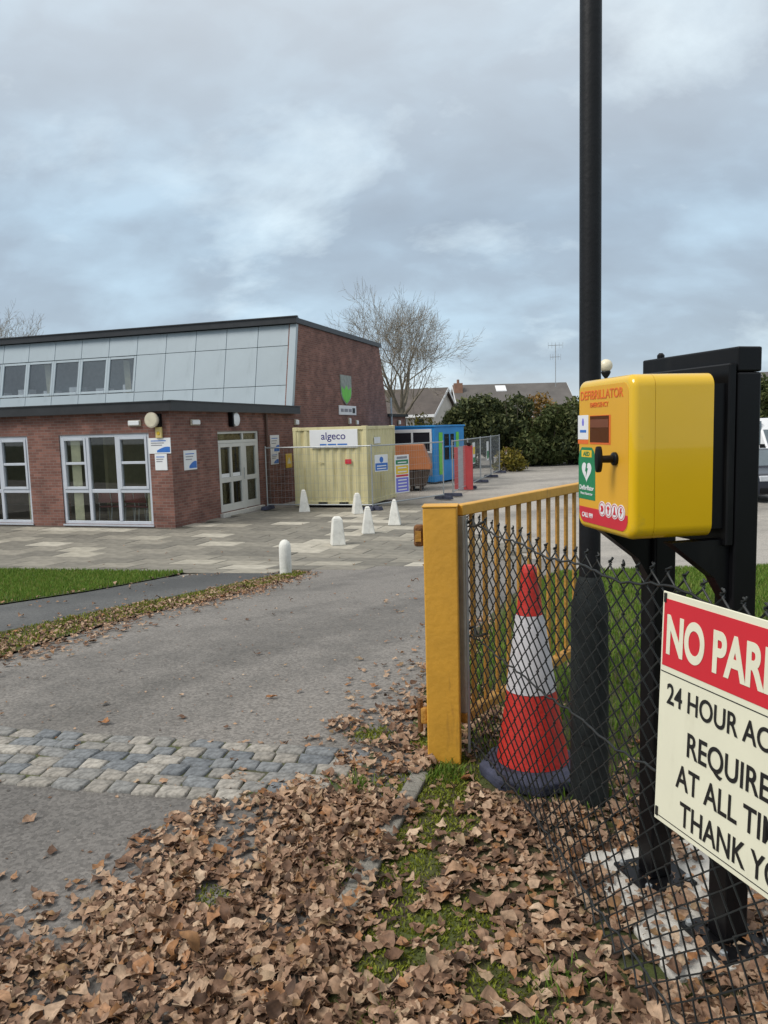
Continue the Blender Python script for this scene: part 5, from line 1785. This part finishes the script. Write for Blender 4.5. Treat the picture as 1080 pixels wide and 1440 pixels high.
def bare_tree(label, loc, height, spread, seed, trunk_r=0.32, fork=0.28, levels=7, squeeze=1.0):
    t = thing('bare_tree', label, 'tree', loc, 0, 'leafless trees')
    rng = random.Random(seed)
    tr, cr = MB(), MB()
    limbs = []

    def branch(p, d, length, r, lev, mb):
        n = 4 if lev < 3 else 3
        pts = [p]
        q = p.copy()
        dd = d.copy()
        for i in range(n):
            dd = (dd + Vector((rng.gauss(0, 0.10), rng.gauss(0, 0.10), rng.gauss(0.03, 0.06)))).normalized()
            q = q + dd * (length / n)
            pts.append(q.copy())
        rs = [r * (1 - 0.42 * i / n) for i in range(n + 1)]
        mb.tube(pts, rs, 7 if lev < 2 else (5 if lev < 4 else 3), cap=False)
        if lev >= levels: return
        kids = 3 if lev < levels - 1 else rng.choice((2, 3))
        for k in range(kids):
            i = n if k == 0 else rng.randint(max(1, n - 2), n)
            ang = rng.uniform(0.10, 0.35) if k == 0 else rng.uniform(0.45, 0.95)
            ax = dd.cross(Vector((rng.gauss(0, 1), rng.gauss(0, 1), rng.gauss(0, 1)))).normalized()
            nd = Matrix.Rotation(ang, 3, ax) @ dd
            nd = (nd + Vector((0, 0, 0.03))).normalized()
            ln = length * rng.uniform(0.62, 0.86)
            branch(pts[i], nd, ln, max(0.0085, rs[i] * (0.80 if k == 0 else 0.58)), lev + 1, cr if lev + 1 >= 3 else mb)
    z0 = height * fork
    tr.tube([(0, 0, -0.1), (0.03, 0, z0 * 0.4), (0.0, 0.02, z0)], [trunk_r * 1.35, trunk_r, trunk_r * 0.92], 10, cap=False)
    nl = 9
    for k in range(nl):
        a = 2 * math.pi * k / nl + rng.uniform(-0.3, 0.3)
        tilt = (0.28 + 0.95 * ((k * 0.618) % 1)) * spread if k else 0.08
        d = Vector((math.cos(a) * math.sin(tilt), math.sin(a) * math.sin(tilt), math.cos(tilt)))
        branch(Vector((0, 0, z0 * rng.uniform(0.82, 1.0))), d, height * 0.205 * rng.uniform(0.85, 1.15), trunk_r * rng.uniform(0.36, 0.5), 1, tr)
    t.scale = (squeeze, squeeze, 1)
    tr.build('trunk', MT['bark'], t, smooth='all')
    cr.build('crown', MT['bark'], t)
    return t


bare_tree('large leafless tree with rounded crown rising behind the brick gable', (1.3, 50, -0.8), 12.2, 0.84, 12, 0.34, 0.30, squeeze=0.82)
bare_tree('leafless tree showing above the black roof edge at far left', (-29.6, 60, -0.8), 12.8, 0.9, 7, 0.34, 0.34)


def leaf_cloud(rng, n, blobs, size, flat=0.4):
    """n small quads scattered through the given ellipsoids (cx,cy,cz,rx,ry,rz), denser at the surface"""
    wts = np.array([b[3] * b[4] * b[5] for b in blobs]) ** 0.67
    idx = rng.choice(len(blobs), n, p=wts / wts.sum())
    B = np.array(blobs)[idx]
    v = rng.normal(size=(n, 3))
    v /= np.linalg.norm(v, axis=1)[:, None]
    rad = rng.uniform(0.35, 1.0, n) ** 0.5 * rng.choice([1.0, 1.0, 1.0, 1.12, 1.25], n)
    c = B[:, :3] + v * rad[:, None] * B[:, 3:]
    c = c[c[:, 2] > 0.02]
    n = len(c)
    nrm = rng.normal(size=(n, 3)); nrm[:, 2] += 0.5
    nrm /= np.linalg.norm(nrm, axis=1)[:, None]
    a = np.cross(nrm, rng.normal(size=(n, 3)))
    a /= np.linalg.norm(a, axis=1)[:, None]
    b = np.cross(nrm, a)
    s = size * rng.uniform(0.6, 1.4, n)
    a *= s[:, None]; b *= (s * 0.55)[:, None]
    V = np.stack([c - a, c + b * 0.8, c + a, c - b * 0.8], 1).reshape(-1, 3)
    return V, np.arange(n * 4)


def foliage_mat(name, cols, trans=0.25):
    n = len(cols)
    return ramp_mat(name, [(i / max(1, n - 1), c) for i, c in enumerate(cols)], 'island', 0.6, translucent=trans, spec=0.25)


FM = [foliage_mat('dark_evergreen_leaf', [(0.024, 0.036, 0.016), (0.065, 0.083, 0.032), (0.135, 0.145, 0.055)]),
      foliage_mat('mid_green_leaf', [(0.04, 0.055, 0.018), (0.085, 0.11, 0.036), (0.14, 0.145, 0.055)]),
      foliage_mat('golden_autumn_leaf', [(0.12, 0.085, 0.02), (0.24, 0.15, 0.035), (0.34, 0.19, 0.05)]),
      foliage_mat('yellow_green_leaf', [(0.07, 0.07, 0.015), (0.16, 0.14, 0.02), (0.25, 0.19, 0.03)])]


def shrub(label, x, y, w, d, h, m, seed, n=6000, size=0.13, cat='shrub', name='shrub', stems=5):
    t = thing(name, label, cat, (x, y, zk(y) - 0.01), 0, 'shrubs along the far hedge line')
    rng = np.random.default_rng(seed)
    blobs = []
    for k in range(int(10 + w * 3)):
        fx = rng.uniform(-1, 1)
        top = h * rng.uniform(0.62, 1.0) * (1 - 0.22 * abs(fx))
        r = rng.uniform(0.45, 0.85) * min(1.0, h / 2.2)
        cz = rng.uniform(r * 0.6, max(r * 0.7, top - r))
        if k % 2 == 0: cz = top - r
        blobs.append((fx * w / 2 * 0.85, rng.uniform(-1, 1) * d / 2 * 0.8, cz, r * 1.15, r, r))
    V, F = leaf_cloud(rng, n, blobs, size)
    fast_mesh('crown', V, F, 4, m, t)
    s = MB()
    for k in range(stems):
        a = rng.uniform(0, 6.28)
        bx, by = rng.uniform(-w / 3, w / 3), rng.uniform(-d / 4, d / 4)
        s.tube([(bx, by, 0), (bx + 0.2 * math.cos(a), by + 0.2 * math.sin(a), h * 0.4), (bx + 0.5 * math.cos(a), by + 0.4 * math.sin(a), h * 0.8)], [0.06, 0.045, 0.015], 5)
    s.build('stem', MT['bark_dark'], t)
    return t


SH = [
    ('low olive shrub right behind the blue cabin end', 3.2, 46.5, 3.6, 2.5, 3.1, 1),
    ('tall dark evergreen shrub with ragged top right of the blue cabin', 5.6, 45.6, 3.8, 2.6, 4.6, 0),
    ('dark evergreen shrub behind the yellow bush in the hedge line', 7.6, 45.9, 3.4, 2.6, 4.7, 0),
    ('mid green loose shrub in the hedge line left of the lamp column', 9.6, 45.6, 3.2, 2.6, 4.0, 1),
    ('dark shrub in the hedge line just left of the lamp column', 11.2, 46.0, 3.0, 2.6, 4.3, 0),
    ('tall olive shrub hidden partly by the lamp column', 13.0, 46.6, 3.2, 2.6, 5.0, 1),
    ('broad dark shrub in the hedge line behind the yellow cabinet', 16.2, 46.6, 4.4, 2.6, 3.9, 0),
    ('mid green shrub in the hedge line behind the black stand', 20.0, 47.0, 4.2, 2.6, 4.2, 1),
    ('leafy green tree-like shrub at the right edge over the white van', 23.6, 47.4, 4.6, 3.0, 5.1, 1),
]
for i, (lab, x, y, w, d, h, m) in enumerate(SH):
    shrub(lab, x, y, w, d, h, FM[m], 20 + i, n=int(3600 + w * h * 420), size=0.15)
shrub('golden autumn shrub showing above the hedge in front of the grey roof', 9.9, 48.5, 2.4, 1.8, 4.7, FM[2], 41, 2600, 0.13)
shrub('small yellow bush at the end of the receding mesh fence', 6.7, 41.0, 1.3, 1.2, 1.35, FM[3], 42, 1500, 0.10, 'bush', 'bush')
shrub('yellow-green bush under the white house wall left of the blue cabin', 2.6, 49.5, 3.2, 1.8, 3.5, FM[3], 43, 2800, 0.13, 'bush', 'bush')
shrub('olive bush standing before the white gable of the brown-roofed house', 6.0, 56.5, 3.4, 2.0, 4.3, FM[1], 46, 3200, 0.15, 'bush', 'bush')
shrub('low green bush beside the parked dark blue car', 11.6, 27.8, 1.8, 1.4, 1.5, FM[1], 44, 2400, 0.07, 'bush', 'bush')
shrub('low planting in front of the white van', 16.0, 29.8, 2.6, 1.0, 0.95, FM[1], 45, 2400, 0.07, 'bush', 'bush')

# ------------------------------------------------------------------ grass


def grass_mesh(name, pts, hmin, hmax, m, seed, width=0.004, lean=0.5):
    rng = np.random.default_rng(seed)
    n = len(pts)
    a = rng.uniform(0, 2 * np.pi, n)
    h = rng.uniform(hmin, hmax, n)
    side = np.stack([np.cos(a), np.sin(a), np.zeros(n)], 1) * (width * rng.uniform(0.7, 1.4, n))[:, None]
    b = rng.uniform(0, 2 * np.pi, n)
    tip = np.stack([np.cos(b) * h * lean * rng.uniform(0.2, 1.2, n), np.sin(b) * h * lean * rng.uniform(0.2, 1.2, n), h], 1)
    mid = tip * np.array([0.35, 0.35, 0.6])
    V = np.stack([pts - side, pts + side, pts + mid + side * 0.8, pts + mid - side * 0.8, pts + tip], 1).reshape(-1, 3)
    k = np.arange(n) * 5
    F = np.concatenate([np.stack([k, k + 1, k + 2], 1), np.stack([k, k + 2, k + 3], 1), np.stack([k + 3, k + 2, k + 4], 1)]).ravel()
    o = fast_mesh(name, V, F, 3, m)
    o['kind'] = 'stuff'
    return o


GM = foliage_mat('lawn_blade', [(0.07, 0.135, 0.016), (0.115, 0.21, 0.026), (0.16, 0.25, 0.036), (0.22, 0.22, 0.06)], 0.3)
MOSS = foliage_mat('moss_tuft', [(0.09, 0.115, 0.012), (0.17, 0.20, 0.018), (0.25, 0.265, 0.035)], 0.2)


def build_grass():
    rng = np.random.default_rng(4)
    # lawn behind the chain-link fence
    y = 2.6 + (10.7 - 2.6) * rng.random(95000) ** 0.85
    x = verge_x(y) + 0.12 + rng.random(95000) * 5.2
    keep = (x < 0.62 * y + 0.4) & (x > 0.42 + (3.55 - y) * 0.22) & (rng.random(len(x)) < np.clip((y - 2.6) / 0.9, 0, 1) * (0.35 + noise2(x, y, 5, 1.3)))
    pad = (x > 0.5) & (y < 2.95)
    x, y = x[keep & ~pad], y[keep & ~pad]
    P = np.stack([x, y, verge_z(x, y) - 0.004], 1)
    grass_mesh('lawn_grass', P, 0.025, 0.075, GM, 1, 0.0045)
    # left lawn
    poly = [(-14, 7.2), (-4.39, 8.58), (-3.9, 9.81), (-3.43, 11.69), (-3.3, 12.45), (-6.98, 13.74), (-14, 15.6)]
    x = rng.uniform(-9, -3.2, 60000); y = rng.uniform(7.4, 14.6, 60000)
    k = np.array([inside((a, b), poly) for a, b in zip(x, y)]) & (np.abs(x) < 0.62 * y + 0.3)
    x, y = x[k], y[k]
    P = np.stack([x, y, np.array([zk(b) for b in y]) + 0.004], 1)
    grass_mesh('left_lawn_grass', P, 0.03, 0.07, GM, 2, 0.006)
    # moss tufts on the verge and thin grass on the strip
    x = rng.uniform(-0.8, 0.9, 90000); y = rng.uniform(1.4, 4.3, 90000)
    k = rng.random(len(x)) < moss_amount(x, y) * 0.95
    x, y = x[k], y[k]
    z = np.where(x > verge_x(y), verge_z(x, y), 0.0)
    grass_mesh('moss', np.stack([x, y, z - 0.002], 1), 0.006, 0.017, MOSS, 3, 0.0034, 1.1)
    t = rng.random(16000)
    ys = 4.9 + 7.0 * t
    xl = np.interp(ys, [4.9, 5.64, 6.42, 7.41, 8.83, 11.6, 12], [-3.9, -2.92, -2.7, -2.4, -1.86, -1.2, -1.4]) - rng.random(16000) * np.interp(ys, [4.9, 6.6, 9, 12], [0.8, 0.7, 0.55, 0.3])
    k = rng.random(len(xl)) < noise2(xl, ys, 8, 2.0) * 0.9
    P = np.stack([xl[k], ys[k], np.array([zk(b) for b in ys[k]]) + 0.01], 1)
    grass_mesh('strip_moss', P, 0.01, 0.04, MOSS, 5, 0.005, 0.8)
    # a few grass tufts among the leaves
    cs = [(0.32, 1.62), (0.40, 1.78), (0.12, 1.72), (-0.05, 1.9), (0.48, 2.0), (-0.24, 2.62), (0.45, 1.6), (-0.16, 3.3), (0.2, 3.35), (0.25, 3.4), (0.28, 3.38)]
    pts = []
    for cx, cy in cs:
        q = rng.normal(size=(130, 2)) * 0.045 + (cx, cy)
        pts.append(q)
    q = np.concatenate(pts)
    grass_mesh('verge_grass', np.stack([q[:, 0], q[:, 1], verge_z(q[:, 0], q[:, 1])], 1), 0.015, 0.05, GM, 6, 0.0026, 0.9)


build_grass()

# ------------------------------------------------------------------ fallen leaves
_LC = [(0.0, (0.055, 0.030, 0.018)), (0.15, (0.15, 0.083, 0.05)), (0.36, (0.26, 0.155, 0.098)), (0.58, (0.345, 0.225, 0.145)), (0.77, (0.44, 0.31, 0.21)), (0.86, (0.31, 0.14, 0.055)), (0.93, (0.20, 0.13, 0.065)), (1.0, (0.54, 0.40, 0.28))]
LEAF = ramp_mat('dead_leaf', _LC, 'island', 0.65, translucent=0.12, spec=0.35, noise_mix=0.4, nscale=70)
LEAF_ONE = ramp_mat('dead_leaf_single', _LC, 'object', 0.65, translucent=0.12, spec=0.35, noise_mix=0.4, nscale=4)


def leaf_shape(rng):
    """a curled, lobed dead leaf: outline points round a folded midrib, as (verts, tris)"""
    n = 7
    us = np.linspace(0, 1, n)
    lobes = rng.choice([2.0, 3.0, 3.0, 4.0])
    depth = rng.uniform(0.05, 0.42)
    slim = rng.uniform(0.20, 0.38)
    env = np.sin(np.pi * np.clip(us, 0.02, 0.99) ** rng.uniform(0.65, 1.1)) ** rng.uniform(0.7, 1.1)
    curl = rng.uniform(-0.9, 1.3); fold = rng.uniform(-0.5, 1.1); twist = rng.uniform(-1.1, 1.1); bend = rng.uniform(-0.25, 0.25)
    ph = rng.uniform(0, 6.28)
    V, F = [], []
    for i, u in enumerate(us):
        x = u - 0.5
        zc = curl * x * x * 0.9 + 0.05 * math.sin(7 * x + ph)
        for s in (-1, 0, 1):
            lob = 1 + depth * math.cos(2 * math.pi * lobes * u + (0.5 if s > 0 else -0.3))
            w = max(0.012, env[i] * slim * lob) * s * rng.uniform(0.9, 1.1)
            z = zc + fold * abs(w) * 0.8 + twist * x * w + 0.06 * math.sin(9 * u + 2.5 * s + ph) * abs(s)
            V.append((x + 0.10 * abs(s) * abs(w) * 2, w + bend * (x * x * 4 - 1) * 0.5, z))
    for i in range(n - 1):
        a = i * 3
        for s in (0, 1):
            F += [(a + s, a + s + 1, a + 3 + s + 1), (a + s, a + 3 + s + 1, a + 3 + s)]
    V = np.array(V)
    # stalk
    k = len(V)
    V = np.vstack([V, [(-0.5, -0.012, V[1, 2]), (-0.5, 0.012, V[1, 2]), (-0.82, 0.05, V[1, 2] + 0.08)]])
    F.append((k, k + 1, k + 2))
    V[:, 2] -= V[:, 2].min()
    return V, np.array(F)


def build_crumbs():
    rng = np.random.default_rng(15)
    n = 2400
    y = rng.uniform(1.7, 9.0, n); x = rng.uniform(-3.2, 1.0, n)
    k = (x < verge_x(y) - 0.02) & (rng.random(n) < np.where(y < 5, 0.75, 0.35) * (0.35 + noise2(x, y, 61, 1.1)))
    x, y = x[k], y[k]
    n = len(x)
    s = rng.uniform(0.004, 0.013, n)
    a = rng.uniform(0, 6.28, n)
    c, d = np.cos(a) * s, np.sin(a) * s
    zz = np.array([zk(b) for b in y]) + 0.003
    V = np.stack([np.stack([x - c, y - d, zz], 1), np.stack([x + d * 0.5, y - c * 0.5, zz + s * 0.5], 1), np.stack([x + c, y + d, zz + s * 0.15], 1), np.stack([x - d * 0.6, y + c * 0.6, zz], 1)], 1).reshape(-1, 3)
    o = fast_mesh('leaf_crumbs', V, np.arange(n * 4), 4, LEAF)
    o['kind'] = 'stuff'


build_crumbs()


def build_leaves():
    rng = np.random.default_rng(77)
    shapes = [leaf_shape(rng) for _ in range(26)]
    px, py = np.array([-1.85, -1.38, -1.22, -1.02, -0.62, -0.50, -0.32, 0.05]), np.array([1.7, 2.39, 2.81, 3.2, 3.27, 3.46, 4.02, 4.7])

    def cover_left(x, y):
        """how deep inside the leafy area: positive to the right of its ragged left edge"""
        return x - np.interp(y, py, px)
    pts = []

    def pad_xy(x, y):
        dx, dy = x - AO.x, y - AO.y
        return dx * AX.x + dy * AX.y, dx * AU.x + dy * AU.y

    def on_pad(x, y):
        a, b = pad_xy(x, y)
        return (a > -0.41) & (a < 0.24) & (b > 0.11) & (b < 0.61)

    def take(n, x0, x1, y0, y1, fn, layers=1.0, hh=0.03):
        x = rng.uniform(x0, x1, n); y = rng.uniform(y0, y1, n)
        p = fn(x, y)
        k = (rng.random(n) < p) & (np.hypot(x - 0.65, y - 3.37) > 0.29) & (np.hypot(x - 0.828, y - 3.07) > 0.10)
        x, y = x[k], y[k]
        base = np.where(x > verge_x(y), verge_z(x, y), zgn(y) + 0.001)
        base = np.where((np.abs(x - verge_x(y) + 0.02) < 0.055) & (y < 3.5), np.maximum(base, 0.031), base)
        depth = np.clip(fn(x, y), 0, 1)
        base = np.where(on_pad(x, y), 0.023, base)
        depth = np.where(on_pad(x, y), 0.15, depth)
        z = base + rng.random(len(x)) * hh * depth
        pts.append(np.stack([x, y, z, depth], 1))

    def main(x, y):
        c = cover_left(x, y)
        edge = np.clip(c / 0.85 + 0.10 + (noise2(x, y, 21, 3.0) - 0.5) * 1.3, 0.0, 1)
        edge = np.where(c < -0.45, 0, edge) ** 1.3
        m = moss_amount(x, y)
        hole = np.clip(1.15 - 1.6 * m, 0.06, 1)
        kerb_bare = (np.abs(x - verge_x(y) + 0.02) < 0.06) & (y > 2.38) & (y < 2.66)
        hole = np.where(kerb_bare, 0.12, hole)
        thin = np.clip((noise2(x, y, 31, 3.6) - 0.30) * 4.2, 0.3, 1)
        farther = np.clip((4.6 - y) / 0.9, 0.0, 1)
        road = np.where((y > 3.45) & (x < verge_x(y) - 0.45), 0.45, 1.0)
        return edge * hole * thin * farther * road
    take(46000, -1.9, 0.62, 1.35, 4.6, main, hh=0.03)
    # around the pad and behind the fence
    def behind(x, y):
        onpad = on_pad(x, y)
        a_, b_ = pad_xy(x, y)
        few = np.clip(0.10 + np.clip(a_ + 0.12, 0, 1) * 3.0 + (noise2(x, y, 71, 5.0) > 0.56) * 0.25, 0, 0.85) * 0.6
        near = np.clip((3.55 - y) / 0.9, 0.06, 1)
        return near * np.where(onpad, few, 0.9) * np.clip((noise2(x, y, 33, 2.2) - 0.2) * 3.5, 0.3, 1)
    take(11000, 0.6, 1.75, 1.35, 3.7, behind, hh=0.03)
    # lawn: scattered
    take(1500, 0.5, 4.5, 3.4, 9.5, lambda x, y: np.where(x > verge_x(y) + 0.1, 0.32 * np.clip((6.5 - y) / 3, 0.12, 1), 0), hh=0.04)
    # driveway right edge, beside and beyond the gate
    take(3600, -0.9, 0.9, 3.5, 7.5, lambda x, y: np.clip(1 - (verge_x(y) + 0.05 - x) / 0.75, 0, 1) ** 2 * (x < verge_x(y) + 0.25) * np.clip((7.5 - y) / 2.0, 0, 1) * 1.0, hh=0.015)
    # left strip: a drift along the driveway edge
    sx = lambda y: np.interp(y, [4.5, 5.64, 6.42, 7.41, 8.83, 11.6, 12.1], [-4.1, -2.92, -2.7, -2.4, -1.86, -1.2, -1.35])
    take(36000, -4.6, -0.9, 4.6, 12.0, lambda x, y: np.exp(-((x - sx(y) + 0.16) / np.interp(y, [5, 8, 12], [0.42, 0.36, 0.22])) ** 2) * np.clip((noise2(x, y, 41, 1.5) - 0.1) * 1.9, 0.3, 1), hh=0.02)
    take(1500, -8, -2.6, 7.4, 13, lambda x, y: np.exp(-((y - np.interp(x, [-8, -4.39, -3.9, -3.43], [8.1, 8.7, 9.9, 11.8])) / 0.22) ** 2) * 0.9, hh=0.03)
    # sparse ones on the open asphalt and setts
    take(1500, -4.2, 0.8, 3.3, 11.0, lambda x, y: 0.05 + 0.18 * (noise2(x, y, 55, 0.9) > 0.55) + 0.25 * (y < 4.6), hh=0.002)
    take(160, -2.5, -0.8, 1.6, 3.4, lambda x, y: np.full_like(x, 0.28), hh=0.002)
    take(260, -6, 3, 11.5, 20, lambda x, y: np.full_like(x, 0.3), hh=0.002)
    A = np.concatenate(pts)
    size = np.clip(rng.normal(0.041, 0.0145, len(A)), 0.013, 0.085) * np.where(A[:, 1] > 4.6, 1.0, 1.0)
    yaw = rng.uniform(0, 2 * np.pi, len(A))
    tilt = rng.normal(0, 0.34, (len(A), 2)) * (0.25 + 0.75 * A[:, 3])[:, None]
    which = rng.integers(0, len(shapes), len(A))
    # the leaves that show largest are singles
    dist = np.hypot(A[:, 0], A[:, 1])
    vis = (A[:, 1] > 1.75) & (A[:, 0] > -0.56 * A[:, 1]) & (A[:, 0] < 0.30 * A[:, 1])
    score = size / dist + A[:, 2] * 0.5 - np.where(vis, 0, 10)
    single = np.argsort(-score)[:300]
    is_single = np.zeros(len(A), bool); is_single[single] = True
    VV, FF = [], []
    off = 0

    def rot(i):
        cx, sx_ = math.cos(tilt[i, 0]), math.sin(tilt[i, 0])
        cy, sy = math.cos(tilt[i, 1]), math.sin(tilt[i, 1])
        cz, sz = math.cos(yaw[i]), math.sin(yaw[i])
        Rx = np.array([[1, 0, 0], [0, cx, -sx_], [0, sx_, cx]])
        Ry = np.array([[cy, 0, sy], [0, 1, 0], [-sy, 0, cy]])
        Rz = np.array([[cz, -sz, 0], [sz, cz, 0], [0, 0, 1]])
        return Rz @ Ry @ Rx
    for i in np.nonzero(~is_single)[0]:
        V, F = shapes[which[i]]
        W = (V * size[i]) @ rot(i).T
        W[:, 2] -= min(0, W[:, 2].min()) * 0.8
        VV.append(W + A[i, :3] + (0, 0, 0.003)); FF.append(F + off); off += len(V)
    o = fast_mesh('fallen_leaves', np.concatenate(VV), np.concatenate(FF).ravel(), 3, LEAF, smooth=True)
    o['kind'] = 'stuff'
    meshes = []
    for V, F in shapes:
        me = bpy.data.meshes.new('leaf')
        me.from_pydata([tuple(v) for v in V], [], [tuple(f) for f in F])
        me.materials.append(LEAF_ONE)
        me.polygons.foreach_set('use_smooth', [True] * len(me.polygons))
        meshes.append(me)
    for i in single:
        l = link('leaf', meshes[which[i]], o)
        V, F = shapes[which[i]]
        W = (V * size[i]) @ rot(i).T
        l.location = (A[i, 0], A[i, 1], A[i, 2] + 0.008 - min(0, W[:, 2].min()) * 0.8)
        l.rotation_euler = Matrix([list(r) for r in rot(i)]).to_euler()
        l.scale = (size[i],) * 3


build_leaves()
